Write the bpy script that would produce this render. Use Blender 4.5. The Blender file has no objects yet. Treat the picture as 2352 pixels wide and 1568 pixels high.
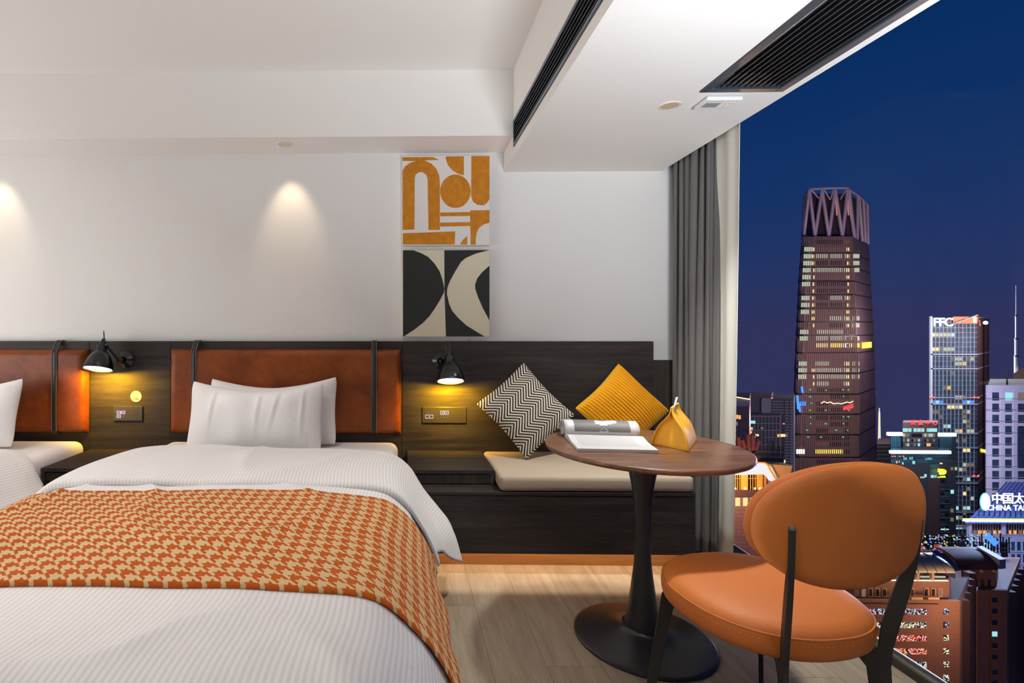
import bpy, bmesh, math, random
import numpy as np
from mathutils import Vector, Matrix, noise
random.seed(7)
SC = bpy.context.scene
COL = SC.collection
R = math.radians

# ---------------------------------------------------------------- camera
FPX, PPX, PPY, CAM_H, YAW = 1190.0, 905.0, 757.0, 1.18, R(1.0)
EYE = Vector((0, 0, CAM_H))
cam_data = bpy.data.cameras.new('camera')
cam = bpy.data.objects.new('camera', cam_data)
COL.objects.link(cam)
cam.location = (0, 0, CAM_H)
cam.rotation_euler = (R(90), 0, YAW)
cam_data.sensor_fit = 'HORIZONTAL'
cam_data.sensor_width = 36.0
cam_data.lens = FPX / 2352 * 36.0
cam_data.shift_x = (1176 - PPX) / 2352
cam_data.shift_y = (PPY - 784) / 2352
cam_data.clip_start = 0.05
cam_data.clip_end = 6000
SC.camera = cam


def ray(px, py):
    x, z = (px - PPX) / FPX, -(py - PPY) / FPX
    return Vector((x * math.cos(YAW) - math.sin(YAW), x * math.sin(YAW) + math.cos(YAW), z))


def at(px, py, Y):            # the point seen at a pixel on the plane y = Y
    r = ray(px, py)
    return EYE + r * (Y / r.y)


def atz(px, py, Z):           # ... on the horizontal plane z = Z
    r = ray(px, py)
    return EYE + r * ((Z - CAM_H) / r.z)


def srgb(r, g, b):
    f = lambda c: c / 12.92 if c <= 0.04045 else ((c + 0.055) / 1.055) ** 2.4
    return (f(r / 255), f(g / 255), f(b / 255), 1)


# ---------------------------------------------------------------- node helper
def N(nt, typ, ins=None, **props):
    n = nt.nodes.new(typ)
    for k, v in props.items():
        setattr(n, k, v)
    for k, v in (ins or {}).items():
        s = n.inputs[k]
        if isinstance(v, bpy.types.NodeSocket):
            nt.links.new(v, s)
        else:
            s.default_value = v
    return n


def M(nt, op, a, b=None, c=None):
    ins = {0: a}
    if b is not None:
        ins[1] = b
    if c is not None:
        ins[2] = c
    return N(nt, 'ShaderNodeMath', ins, operation=op).outputs[0]


def ramp(nt, fac, stops, interp='LINEAR'):
    n = N(nt, 'ShaderNodeValToRGB', {0: fac})
    n.color_ramp.interpolation = interp
    e = n.color_ramp.elements
    while len(e) < len(stops):
        e.new(0.5)
    for el, (p, c) in zip(e, stops):
        el.position = p
        el.color = c
    return n.outputs[0]


# ---------------------------------------------------------------- world: dusk sky over the city
world = bpy.data.worlds.new('night_sky')
SC.world = world
world.use_nodes = True
wt = world.node_tree
wt.nodes.clear()
tc = N(wt, 'ShaderNodeTexCoord')
sx = N(wt, 'ShaderNodeSeparateXYZ', {0: tc.outputs['Generated']})
skc = ramp(wt, sx.outputs[2], [(0.0, srgb(47, 49, 88)), (0.08, srgb(36, 50, 96)), (0.2, srgb(20, 49, 99)), (0.42, srgb(3, 42, 94)), (1.0, srgb(2, 26, 68))])
bg = N(wt, 'ShaderNodeBackground', {0: skc, 1: 1.0})
wo = N(wt, 'ShaderNodeOutputWorld')
wt.links.new(bg.outputs[0], wo.inputs[0])


# ---------------------------------------------------------------- lights
def area(name, loc, size, power, col, rot=(0, 0, 0), size_y=None, shape=None):
    d = bpy.data.lights.new(name, 'AREA')
    d.energy, d.color, d.size = power, col, size
    d.shape = shape or ('RECTANGLE' if size_y else 'DISK')
    if size_y:
        d.size_y = size_y
    o = bpy.data.objects.new(name, d)
    o.location, o.rotation_euler = loc, rot
    COL.objects.link(o)
    return o


def spot(name, loc, power, col, size, blend, radius=0.03, target=None):
    d = bpy.data.lights.new(name, 'SPOT')
    d.energy, d.color, d.spot_size, d.spot_blend, d.shadow_soft_size = power, col, R(size), blend, radius
    o = bpy.data.objects.new(name, d)
    o.location = loc
    if target:
        o.rotation_euler = (Vector(target) - Vector(loc)).to_track_quat('-Z', 'Y').to_euler()
    COL.objects.link(o)
    return o


SOF_Z, BULK_Z = 2.228, 2.114
# unseen ceiling spots added to brighten the beds and bounce light upward
for x, y, p in ((-1.0, 0.75, 29), (-2.6, 0.9, 26), (-0.95, 1.75, 48), (-2.6, 1.8, 40)):
    spot('added_ceiling_fill', (x, y, 2.5), p, (1.0, 0.95, 0.91), 80, 0.8, 0.16, (x, y + (0.25 if y > 1.6 else 0.05), 0))
# unseen fill areas added on the left to lift walls and pillows
rl_ = area('added_left_fill', (-3.9, 0.55, 1.0), 2.4, 44, (0.98, 1.0, 1.0), size_y=1.5)
rl_.rotation_euler = Vector((1.0, 0.25, 0.16)).to_track_quat('-Z', 'Y').to_euler()
rl_ = area('added_left_fill', (-3.9, 1.8, 0.9), 1.2, 12, (1.0, 0.98, 0.96))
rl_.rotation_euler = Vector((1.0, 0.5, 0.25)).to_track_quat('-Z', 'Y').to_euler()
# unseen upward fill added to brighten the bulkhead
u_ = area('added_upward_fill', (0.9, -0.15, 1.05), 0.9, 126, (0.92, 0.99, 1.06))
u_.rotation_euler = Vector((0.5, 0.10, 0.86)).to_track_quat('-Z', 'Y').to_euler()
# recessed downlights
for x in (-0.666, -2.42):
    spot('downlight_beam', (x, 2.916, SOF_Z - 0.012), 6.5, (1.0, 0.76, 0.50), 57, 0.85, 0.022, (x, 3.08, 1.79))
spot('downlight_beam', (1.112, 2.181, BULK_Z - 0.012), 125, (0.96, 0.97, 0.92), 104, 0.8, 0.06, (1.112, 2.0, 0))

# ---------------------------------------------------------------- exposure
SC.view_settings.view_transform = 'Standard'
SC.view_settings.look = 'None'
SC.view_settings.gamma = 1.0
SC.view_settings.use_curve_mapping = False
SC.view_settings.exposure = 0.1
SC.cycles.max_bounces = 7
SC.cycles.diffuse_bounces = 4
SC.cycles.glossy_bounces = 3
SC.cycles.transmission_bounces = 3
SC.cycles.transparent_max_bounces = 6
SC.cycles.sample_clamp_indirect = 4.0
SC.cycles.use_denoising = True


# ---------------------------------------------------------------- materials
def new_mat(name):
    m = bpy.data.materials.new(name)
    m.use_nodes = True
    nt = m.node_tree
    return m, nt, nt.nodes['Principled BSDF']


def plain(name, col, rough=0.5, metal=0.0, spec=0.5, var=0.0, vscale=8.0, stretch=(1, 1, 1), bump=0.0, bscale=60.0, coat=0.0, sheen=0.0):
    m, nt, b = new_mat(name)
    b.inputs['Base Color'].default_value = col
    b.inputs['Roughness'].default_value = rough
    b.inputs['Metallic'].default_value = metal
    b.inputs['Specular IOR Level'].default_value = spec
    b.inputs['Coat Weight'].default_value = coat
    b.inputs['Sheen Weight'].default_value = sheen
    if var or bump:
        t = N(nt, 'ShaderNodeTexCoord')
        mp = N(nt, 'ShaderNodeMapping', {0: t.outputs['Object'], 'Scale': stretch})
    if var:
        n = N(nt, 'ShaderNodeTexNoise', {'Vector': mp.outputs[0], 'Scale': vscale, 'Detail': 4.0})
        lo = tuple(c * (1 - var) for c in col[:3]) + (1,)
        hi = tuple(min(1, c * (1 + var)) for c in col[:3]) + (1,)
        nt.links.new(ramp(nt, n.outputs[0], [(0.3, lo), (0.7, hi)]), b.inputs['Base Color'])
    if bump:
        n2 = N(nt, 'ShaderNodeTexNoise', {'Vector': mp.outputs[0], 'Scale': bscale, 'Detail': 3.0})
        bp = N(nt, 'ShaderNodeBump', {'Height': n2.outputs[0], 'Strength': bump, 'Distance': 0.002})
        nt.links.new(bp.outputs[0], b.inputs['Normal'])
    return m


def emit(name, col, strength):
    m, nt, b = new_mat(name)
    b.inputs['Base Color'].default_value = (0.02, 0.02, 0.02, 1)
    b.inputs['Emission Color'].default_value = col
    b.inputs['Emission Strength'].default_value = strength
    return m


def wood(name, c0, c1, c2, stretch, scale=3.0, rough=0.45, spec=0.4, per_object=0.0, bump=0.15, coat=0.0):
    m, nt, b = new_mat(name)
    t = N(nt, 'ShaderNodeTexCoord')
    vec = t.outputs['Object']
    if per_object:
        oi = N(nt, 'ShaderNodeObjectInfo')
        off = N(nt, 'ShaderNodeVectorMath', {0: vec, 1: (0, 0, 0)}, operation='ADD')
        sc_ = N(nt, 'ShaderNodeVectorMath', {0: (37.0, 19.0, 11.0), 'Scale': oi.outputs['Random']}, operation='SCALE')
        nt.links.new(sc_.outputs[0], off.inputs[1])
        vec = off.outputs[0]
    mp = N(nt, 'ShaderNodeMapping', {0: vec, 'Scale': stretch})
    n1 = N(nt, 'ShaderNodeTexNoise', {'Vector': mp.outputs[0], 'Scale': scale, 'Detail': 5.0, 'Roughness': 0.6, 'Distortion': 0.6})
    n2 = N(nt, 'ShaderNodeTexNoise', {'Vector': mp.outputs[0], 'Scale': scale * 7, 'Detail': 3.0, 'Roughness': 0.7})
    f = M(nt, 'ADD', M(nt, 'MULTIPLY', n1.outputs[0], 0.65), M(nt, 'MULTIPLY', n2.outputs[0], 0.35))
    c = ramp(nt, f, [(0.36, c0), (0.5, c1), (0.64, c2)])
    if per_object:
        g = M(nt, 'ADD', M(nt, 'MULTIPLY', oi.outputs['Random'], per_object), 1 - per_object / 2)
        hv = N(nt, 'ShaderNodeHueSaturation', {'Value': g, 'Color': c})
        c = hv.outputs[0]
    nt.links.new(c, b.inputs['Base Color'])
    b.inputs['Roughness'].default_value = rough
    b.inputs['Specular IOR Level'].default_value = spec
    b.inputs['Coat Weight'].default_value = coat
    bp = N(nt, 'ShaderNodeBump', {'Height': f, 'Strength': bump, 'Distance': 0.0015})
    nt.links.new(bp.outputs[0], b.inputs['Normal'])
    return m


def uv_axes(nt):
    u = N(nt, 'ShaderNodeUVMap')
    s = N(nt, 'ShaderNodeSeparateXYZ', {0: u.outputs[0]})
    return s.outputs[0], s.outputs[1]


def striped_linen(name, axis, period, c1, c2):
    m, nt, b = new_mat(name)
    u, v = uv_axes(nt)
    f = M(nt, 'FRACT', M(nt, 'DIVIDE', u if axis == 'u' else v, period))
    k = ramp(nt, f, [(0.0, c1), (0.44, c1), (0.56, c2), (0.94, c2), (1.0, c1)])
    nt.links.new(k, b.inputs['Base Color'])
    t = N(nt, 'ShaderNodeTexCoord')
    n = N(nt, 'ShaderNodeTexNoise', {'Vector': t.outputs['Object'], 'Scale': 9.0, 'Detail': 5.0, 'Roughness': 0.55, 'Distortion': 0.8})
    bp = N(nt, 'ShaderNodeBump', {'Height': n.outputs[0], 'Strength': 0.32, 'Distance': 0.02})
    nt.links.new(bp.outputs[0], b.inputs['Normal'])
    b.inputs['Roughness'].default_value = 0.75
    b.inputs['Specular IOR Level'].default_value = 0.25
    b.inputs['Sheen Weight'].default_value = 0.1
    return m


def houndstooth(name, cell, dark, light):
    m, nt, b = new_mat(name)
    u, v = uv_axes(nt)
    th = cell / 8
    wb_ = N(nt, 'ShaderNodeTexNoise', {'Vector': N(nt, 'ShaderNodeUVMap').outputs[0], 'Scale': 260.0, 'Detail': 1.0})
    jit = M(nt, 'MULTIPLY', M(nt, 'SUBTRACT', wb_.outputs[0], 0.5), 0.6)
    i = M(nt, 'ADD', M(nt, 'DIVIDE', u, th), jit)
    j = M(nt, 'ADD', M(nt, 'DIVIDE', v, th), jit)
    wd = M(nt, 'LESS_THAN', M(nt, 'MODULO', i, 8.0), 4.0)
    fd = M(nt, 'LESS_THAN', M(nt, 'MODULO', j, 8.0), 4.0)
    top = M(nt, 'LESS_THAN', M(nt, 'MODULO', M(nt, 'ADD', i, j), 4.0), 2.0)
    val = M(nt, 'ADD', M(nt, 'MULTIPLY', top, wd), M(nt, 'MULTIPLY', M(nt, 'SUBTRACT', 1.0, top), fd))
    mx = N(nt, 'ShaderNodeMix', {0: val, 6: light, 7: dark}, data_type='RGBA')
    nt.links.new(mx.outputs[2], b.inputs['Base Color'])
    n = N(nt, 'ShaderNodeTexNoise', {'Vector': N(nt, 'ShaderNodeTexCoord').outputs['Object'], 'Scale': 350.0})
    bp = N(nt, 'ShaderNodeBump', {'Height': n.outputs[0], 'Strength': 0.4, 'Distance': 0.002})
    nt.links.new(bp.outputs[0], b.inputs['Normal'])
    b.inputs['Roughness'].default_value = 0.95
    b.inputs['Specular IOR Level'].default_value = 0.1
    b.inputs['Sheen Weight'].default_value = 0.04
    return m


def herringbone(name, band, period, dark, light):
    m, nt, b = new_mat(name)
    u, v = uv_axes(nt)
    p = N(nt, 'ShaderNodeMath', {0: u, 1: band}, operation='PINGPONG').outputs[0]
    f = M(nt, 'FRACT', M(nt, 'DIVIDE', M(nt, 'ADD', v, p), period))
    c = ramp(nt, f, [(0.0, dark), (0.42, dark), (0.5, light), (0.92, light), (1.0, dark)])
    nt.links.new(c, b.inputs['Base Color'])
    n = N(nt, 'ShaderNodeTexNoise', {'Vector': N(nt, 'ShaderNodeTexCoord').outputs['Object'], 'Scale': 400.0})
    hh = M(nt, 'ADD', M(nt, 'MULTIPLY', n.outputs[0], 0.5), M(nt, 'PINGPONG', f, 0.5))
    bp = N(nt, 'ShaderNodeBump', {'Height': hh, 'Strength': 0.5, 'Distance': 0.003})
    nt.links.new(bp.outputs[0], b.inputs['Normal'])
    b.inputs['Roughness'].default_value = 0.9
    b.inputs['Specular IOR Level'].default_value = 0.15
    return m


def leather(name, c0, c1, rough=0.38, bump=0.12, scale=5.0, spec=0.4):
    m, nt, b = new_mat(name)
    t = N(nt, 'ShaderNodeTexCoord')
    n = N(nt, 'ShaderNodeTexNoise', {'Vector': t.outputs['Object'], 'Scale': scale, 'Detail': 6.0, 'Roughness': 0.62})
    nt.links.new(ramp(nt, n.outputs[0], [(0.3, c0), (0.7, c1)]), b.inputs['Base Color'])
    v = N(nt, 'ShaderNodeTexVoronoi', {'Vector': t.outputs['Object'], 'Scale': 420.0})
    bp = N(nt, 'ShaderNodeBump', {'Height': v.outputs[0], 'Strength': bump, 'Distance': 0.001})
    nt.links.new(bp.outputs[0], b.inputs['Normal'])
    b.inputs['Roughness'].default_value = rough
    b.inputs['Specular IOR Level'].default_value = spec
    return m


def glass_pane(name, tint=(1, 1, 1, 1), refl=0.003):
    m = bpy.data.materials.new(name)
    m.use_nodes = True
    nt = m.node_tree
    nt.nodes.clear()
    o = N(nt, 'ShaderNodeOutputMaterial')
    tr = N(nt, 'ShaderNodeBsdfTransparent', {0: tint})
    gl = N(nt, 'ShaderNodeBsdfGlossy', {'Roughness': 0.02})
    mx = N(nt, 'ShaderNodeMixShader', {0: refl, 1: tr.outputs[0], 2: gl.outputs[0]})
    nt.links.new(mx.outputs[0], o.inputs[0])
    return m


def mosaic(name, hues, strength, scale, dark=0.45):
    """city neon reflected in windows, painted as glowing coloured cells, some dark"""
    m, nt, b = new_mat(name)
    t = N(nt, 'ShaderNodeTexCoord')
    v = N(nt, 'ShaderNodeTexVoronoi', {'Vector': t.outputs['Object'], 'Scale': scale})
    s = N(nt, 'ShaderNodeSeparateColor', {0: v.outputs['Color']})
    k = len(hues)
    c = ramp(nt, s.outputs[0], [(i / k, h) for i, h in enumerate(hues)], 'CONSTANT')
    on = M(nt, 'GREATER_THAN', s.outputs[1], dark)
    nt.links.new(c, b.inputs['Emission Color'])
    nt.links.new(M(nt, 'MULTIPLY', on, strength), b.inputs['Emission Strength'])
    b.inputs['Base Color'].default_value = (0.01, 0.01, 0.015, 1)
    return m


MT = {}
MT['paint'] = plain('white_wall_paint', srgb(232, 229, 226), 0.85, spec=0.2, bump=0.05, bscale=220)
MT['ceil'] = plain('white_ceiling_paint', srgb(236, 232, 228), 0.9, spec=0.15)
MT['darkwood'] = wood('dark_oak_veneer', srgb(32, 27, 26), srgb(45, 39, 37), srgb(60, 52, 48), (0.9, 14, 14), 2.2, 0.58, 0.25)
MT['darkwood_side'] = wood('dark_oak_veneer_upright', srgb(38, 32, 30), srgb(50, 43, 40), srgb(66, 57, 51), (14, 14, 0.9), 2.2, 0.5, 0.35)
MT['plinth'] = wood('warm_oak_plinth', srgb(176, 120, 66), srgb(190, 134, 78), srgb(200, 148, 92), (0.9, 10, 10), 2.0, 0.5)
MT['oak'] = wood('pale_grey_oak_floor', srgb(138, 122, 104), srgb(156, 139, 119), srgb(170, 153, 132), (9, 0.8, 9), 2.2, 0.42, 0.4, per_object=0.10, bump=0.1)
MT['walnut'] = wood('walnut_table_top', srgb(74, 44, 27), srgb(106, 68, 44), srgb(132, 90, 62), (1.2, 9, 9), 3.0, 0.33, 0.5, coat=0.15, bump=0.05)
MT['leather'] = leather('cognac_leather', srgb(92, 42, 20), srgb(140, 70, 30), 0.40, spec=0.22)
MT['strap'] = plain('black_strap_leather', srgb(30, 29, 30), 0.45)
MT['stitch'] = plain('pale_strap_stitching', srgb(130, 122, 108), 0.8)
MT['linen_u'] = striped_linen('white_striped_linen', 'u', 0.0135, srgb(240, 237, 235), srgb(226, 221, 218))
MT['linen_v'] = striped_linen('white_striped_pillowcase', 'v', 0.0105, srgb(243, 240, 238), srgb(236, 232, 229))
MT['sheet'] = plain('white_bed_sheet', srgb(240, 236, 233), 0.8, spec=0.2, bump=0.3, bscale=14)
MT['hound'] = houndstooth('orange_houndstooth_wool', 0.044, srgb(172, 80, 24), srgb(208, 176, 130))
MT['herring'] = herringbone('black_cream_herringbone', 0.056, 0.0200, srgb(44, 39, 36), srgb(222, 211, 194))
MT['cord'] = plain('mustard_corduroy', srgb(226, 160, 14), 0.85, spec=0.2, var=0.04, vscale=60, bump=0.4, bscale=260, sheen=0.15)
MT['cush'] = plain('beige_seat_fabric', srgb(178, 161, 142), 0.9, spec=0.15, bump=0.3, bscale=500)
MT['curtain'] = plain('grey_curtain_cloth', srgb(104, 101, 100), 0.9, spec=0.1, var=0.05, vscale=120, stretch=(1, 1, 6), bump=0.2, bscale=400)
MT['black'] = plain('matt_black_metal', srgb(32, 32, 34), 0.33, metal=0.0, spec=0.6)
MT['blackchair'] = plain('black_powder_coat', srgb(24, 23, 23), 0.5)
MT['blackgloss'] = plain('black_lamp_enamel', srgb(14, 15, 19), 0.25, spec=0.5)
MT['ventmetal'] = plain('dark_grey_aluminium', srgb(74, 84, 96), 0.28, metal=0.6)
MT['ventdark'] = plain('vent_inner_black', srgb(20, 20, 24), 0.8)
MT['ventslat'] = plain('vent_slat_dark', srgb(62, 68, 78), 0.35, metal=0.4)
MT['chairleather'] = leather('orange_chair_leather', srgb(200, 110, 44), srgb(206, 117, 50), 0.58, 0.06, 3.0)
MT['chairpipe'] = plain('orange_stitching', srgb(216, 134, 62), 0.6)
MT['whiteplastic'] = plain('white_plastic', srgb(228, 228, 226), 0.4)
MT['greyscreen'] = plain('grey_lcd_screen', srgb(150, 156, 158), 0.25)
MT['trimring'] = plain('white_trim_ring', srgb(222, 212, 202), 0.5)
MT['lens'] = emit('warm_downlight_lens', srgb(200, 176, 146), 0.55)
MT['bulb'] = emit('reading_lamp_bulb', (1.0, 0.80, 0.62, 1), 9.0)
MT['icon'] = emit('backlit_switch_icon', srgb(232, 214, 250), 1.2)
MT['icon_dim'] = emit('dim_switch_icon', srgb(150, 130, 110), 0.35)
MT['switch'] = plain('dark_switch_plate', srgb(46, 42, 38), 0.35)
MT['sticker'] = plain('cream_sticker', srgb(206, 194, 182), 0.6)
MT['ink'] = plain('dark_print', srgb(70, 62, 54), 0.7)
MT['canvas'] = plain('white_canvas', srgb(226, 220, 216), 0.85, spec=0.2)
MT['ochre'] = plain('ochre_paint', srgb(190, 122, 34), 0.8, var=0.16, vscale=26, spec=0.2)
MT['cream'] = plain('cream_canvas', srgb(216, 207, 182), 0.85, spec=0.2)
MT['artblack'] = plain('charcoal_paint', srgb(40, 40, 39), 0.75, spec=0.25)
MT['tissuebox'] = leather('yellow_leather', srgb(236, 166, 30), srgb(244, 178, 44), 0.5, 0.08)
MT['tissue'] = plain('white_tissue', srgb(240, 240, 242), 0.9)
MT['paper'] = plain('white_magazine_paper', srgb(196, 193, 195), 0.45)
MT['photo'] = plain('grey_photo_print', srgb(98, 94, 93), 0.6, var=0.25, vscale=7, stretch=(1, 3, 3))
MT['photolight'] = plain('pale_photo_print', srgb(176, 180, 184), 0.6)
MT['alu'] = plain('brushed_window_rail', srgb(120, 116, 104), 0.3, metal=0.8)
MT['raildark'] = plain('dark_window_frame', srgb(40, 38, 36), 0.4)
MT['glass'] = glass_pane('clear_window_glass')


def text_page(name):
    m, nt, b = new_mat(name)
    u, v = uv_axes(nt)
    ln = M(nt, 'LESS_THAN', M(nt, 'FRACT', M(nt, 'DIVIDE', v, 0.0052)), 0.42)
    n = N(nt, 'ShaderNodeTexNoise', {'Vector': N(nt, 'ShaderNodeUVMap').outputs[0], 'Scale': 420.0})
    gap = M(nt, 'GREATER_THAN', n.outputs[0], 0.44)
    inx = M(nt, 'MULTIPLY', M(nt, 'GREATER_THAN', u, 0.025), M(nt, 'LESS_THAN', u, 0.245))
    iny = M(nt, 'MULTIPLY', M(nt, 'GREATER_THAN', v, 0.03), M(nt, 'LESS_THAN', v, 0.14))
    f = M(nt, 'MULTIPLY', M(nt, 'MULTIPLY', ln, gap), M(nt, 'MULTIPLY', inx, iny))
    mx = N(nt, 'ShaderNodeMix', {0: M(nt, 'MULTIPLY', f, 0.55), 6: srgb(194, 190, 190), 7: srgb(96, 94, 96)}, data_type='RGBA')
    nt.links.new(mx.outputs[2], b.inputs['Base Color'])
    b.inputs['Roughness'].default_value = 0.5
    return m


MT['textpage'] = text_page('printed_text_page')


def sheer(name, col):
    m = bpy.data.materials.new(name)
    m.use_nodes = True
    nt = m.node_tree
    nt.nodes.clear()
    o = N(nt, 'ShaderNodeOutputMaterial')
    d = N(nt, 'ShaderNodeBsdfDiffuse', {0: col})
    t = N(nt, 'ShaderNodeBsdfTranslucent', {0: col})
    mx = N(nt, 'ShaderNodeMixShader', {0: 0.3, 1: d.outputs[0], 2: t.outputs[0]})
    nt.links.new(mx.outputs[0], o.inputs[0])
    return m


MT['sheer'] = sheer('off_white_sheer', srgb(240, 238, 228))


# ---------------------------------------------------------------- mesh builder
class MB:
    def __init__(s):
        s.v, s.f, s.uv, s.mi, s.cur = [], [], [], [], 0

    def _f(s, idx, uv=None):
        s.f.append(tuple(idx))
        s.uv.append(uv)
        s.mi.append(s.cur)

    def box(s, x0, x1, y0, y1, z0, z1):
        b = len(s.v)
        s.v += [(x0, y0, z0), (x1, y0, z0), (x1, y1, z0), (x0, y1, z0), (x0, y0, z1), (x1, y0, z1), (x1, y1, z1), (x0, y1, z1)]
        for q in ((0, 3, 2, 1), (4, 5, 6, 7), (0, 1, 5, 4), (1, 2, 6, 5), (2, 3, 7, 6), (3, 0, 4, 7)):
            s._f([b + i for i in q])
        return s

    def hull8(s, p):           # eight corners in box order
        b = len(s.v)
        s.v += [tuple(q) for q in p]
        for q in ((0, 3, 2, 1), (4, 5, 6, 7), (0, 1, 5, 4), (1, 2, 6, 5), (2, 3, 7, 6), (3, 0, 4, 7)):
            s._f([b + i for i in q])
        return s

    def prism(s, pts, d):       # 3-D polygon swept along d
        b, n = len(s.v), len(pts)
        d = Vector(d)
        s.v += [tuple(p) for p in pts] + [tuple(Vector(p) + d) for p in pts]
        s._f(range(b, b + n))
        s._f(range(b + 2 * n - 1, b + n - 1, -1))
        for i in range(n):
            j = (i + 1) % n
            s._f((b + j, b + i, b + n + i, b + n + j))
        return s

    def grid(s, P, uv=None, close_u=False):   # P[i][j]
        nu, nv, b = len(P), len(P[0]), len(s.v)
        for row in P:
            s.v += [tuple(p) for p in row]
        for i in range(nu if close_u else nu - 1):
            i2 = (i + 1) % nu
            for j in range(nv - 1):
                t = ((i, j), (i2, j), (i2, j + 1), (i, j + 1))
                s._f([b + a * nv + c for a, c in t], [uv[a][c] for a, c in t] if uv else None)
        return s

    def lathe(s, prof, seg=32, mat=None, caps=True):
        b, n = len(s.v), len(prof)
        for k in range(seg):
            a = 2 * math.pi * k / seg
            for r, z in prof:
                p = Vector((r * math.cos(a), r * math.sin(a), z))
                s.v.append(tuple(mat @ p if mat else p))
        for k in range(seg):
            k2 = (k + 1) % seg
            for j in range(n - 1):
                s._f((b + k * n + j, b + k2 * n + j, b + k2 * n + j + 1, b + k * n + j + 1))
        if caps:
            if prof[0][0] > 1e-6:
                s._f([b + k * n for k in range(seg)][::-1])
            if prof[-1][0] > 1e-6:
                s._f([b + k * n + n - 1 for k in range(seg)])
        return s

    def tube(s, pts, r, seg=8, closed=False, caps=True):
        pts = [Vector(p) for p in pts]
        n, b = len(pts), len(s.v)
        up = Vector((0, 0, 1))
        prev = None
        for i, p in enumerate(pts):
            t = (pts[(i + 1) % n] - pts[i - 1]) if closed else (pts[min(i + 1, n - 1)] - pts[max(i - 1, 0)])
            t.normalize()
            a = prev - t * prev.dot(t) if prev else (up.cross(t) if abs(t.z) < 0.9 else Vector((1, 0, 0)).cross(t))
            a.normalize()
            prev = a
            c = t.cross(a)
            rr = r[i] if isinstance(r, (list, tuple)) else r
            for k in range(seg):
                w = 2 * math.pi * k / seg
                s.v.append(tuple(p + (a * math.cos(w) + c * math.sin(w)) * rr))
        for i in range(n if closed else n - 1):
            i2 = (i + 1) % n
            for k in range(seg):
                k2 = (k + 1) % seg
                s._f((b + i * seg + k, b + i * seg + k2, b + i2 * seg + k2, b + i2 * seg + k))
        if caps and not closed:
            s._f([b + k for k in range(seg)][::-1])
            s._f([b + (n - 1) * seg + k for k in range(seg)])
        return s

    def build(s, name, mat, parent=None, local=False, smooth=False, bevel=0.0, bseg=2, kind=None, subsurf=0, solid=0.0, label=None, angle=40, fix=True):
        me = bpy.data.meshes.new(name)
        off = Vector((0, 0, 0))
        if parent is not None and not local:
            p = parent
            while p is not None:
                off += p.location
                p = p.parent
        me.from_pydata([tuple(Vector(v) - off) for v in s.v], [], s.f)
        if any(s.uv):
            lay = me.uv_layers.new(name='UVMap')
            k = 0
            for f, u in zip(s.f, s.uv):
                for i in range(len(f)):
                    if u:
                        lay.data[k].uv = u[i]
                    k += 1
        mats = mat if isinstance(mat, list) else [mat]
        for m in mats:
            me.materials.append(m)
        if len(mats) > 1:
            me.polygons.foreach_set('material_index', s.mi)
        if fix:
            bm = bmesh.new()
            bm.from_mesh(me)
            bmesh.ops.recalc_face_normals(bm, faces=bm.faces)
            bm.to_mesh(me)
            bm.free()
        if smooth:
            me.polygons.foreach_set('use_smooth', [True] * len(me.polygons))
            if angle < 180:
                me.set_sharp_from_angle(angle=R(angle))
        me.update()
        o = bpy.data.objects.new(name, me)
        COL.objects.link(o)
        if parent is not None:
            o.parent = parent
        if solid:
            md = o.modifiers.new('thickness', 'SOLIDIFY')
            md.thickness, md.offset = solid, -1
        if bevel:
            md = o.modifiers.new('edge', 'BEVEL')
            md.width, md.segments, md.limit_method, md.angle_limit = bevel, bseg, 'ANGLE', R(35)
        if subsurf:
            md = o.modifiers.new('smooth', 'SUBSURF')
            md.levels = md.render_levels = subsurf
        if kind:
            o['kind'] = kind
        if label:
            o['label'] = label
        return o


def tag(o, label, cat, group=None):
    o['label'], o['category'] = label, cat
    if group:
        o['group'] = group
    return o


def thing(name, label, cat, loc=(0, 0, 0), rotz=0.0, group=None):
    o = bpy.data.objects.new(name, None)
    o.empty_display_size = 0.1
    COL.objects.link(o)
    o.location = loc
    o.rotation_euler = (0, 0, rotz)
    return tag(o, label, cat, group)


def bx(name, mat, parent, x0, x1, y0, y1, z0, z1, bevel=0.0, **k):
    return MB().box(x0, x1, y0, y1, z0, z1).build(name, mat, parent, bevel=bevel, **k)


def struct(name, mb, mat, **k):
    o = mb.build(name, mat, **k)
    o['kind'] = 'structure'
    return o


def dup(o, loc=None):
    c = o.copy()
    COL.objects.link(c)
    for ch in o.children:
        d = ch.copy()
        COL.objects.link(d)
        d.parent = c
        for g in ch.children:
            e = g.copy()
            COL.objects.link(e)
            e.parent = d
    if loc is not None:
        c.location = loc
    return c


def lerp(a, b, t):
    return a + (b - a) * t


def sstep(a, b, x):
    t = max(0.0, min(1.0, (x - a) / (b - a)))
    return t * t * (3 - 2 * t)


def resample(pts, n):
    """n points at equal arc length along a smooth curve through pts, and the arc lengths"""
    fine = []
    m = len(pts)
    for i in range(m - 1):
        p0, p1, p2, p3 = pts[max(i - 1, 0)], pts[i], pts[i + 1], pts[min(i + 2, m - 1)]
        for k in range(12):
            t = k / 12
            fine.append(tuple(0.5 * (2 * b + (c - a) * t + (2 * a - 5 * b + 4 * c - d) * t * t + (3 * b - a - 3 * c + d) * t ** 3) for a, b, c, d in zip(p0, p1, p2, p3)))
    fine.append(tuple(pts[-1]))
    P = np.array(fine)
    L = np.r_[0, np.cumsum(np.linalg.norm(np.diff(P, axis=0), axis=1))]
    s = np.linspace(0, L[-1], n)
    return np.stack([np.interp(s, L, P[:, k]) for k in range(P.shape[1])], 1), s

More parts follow.
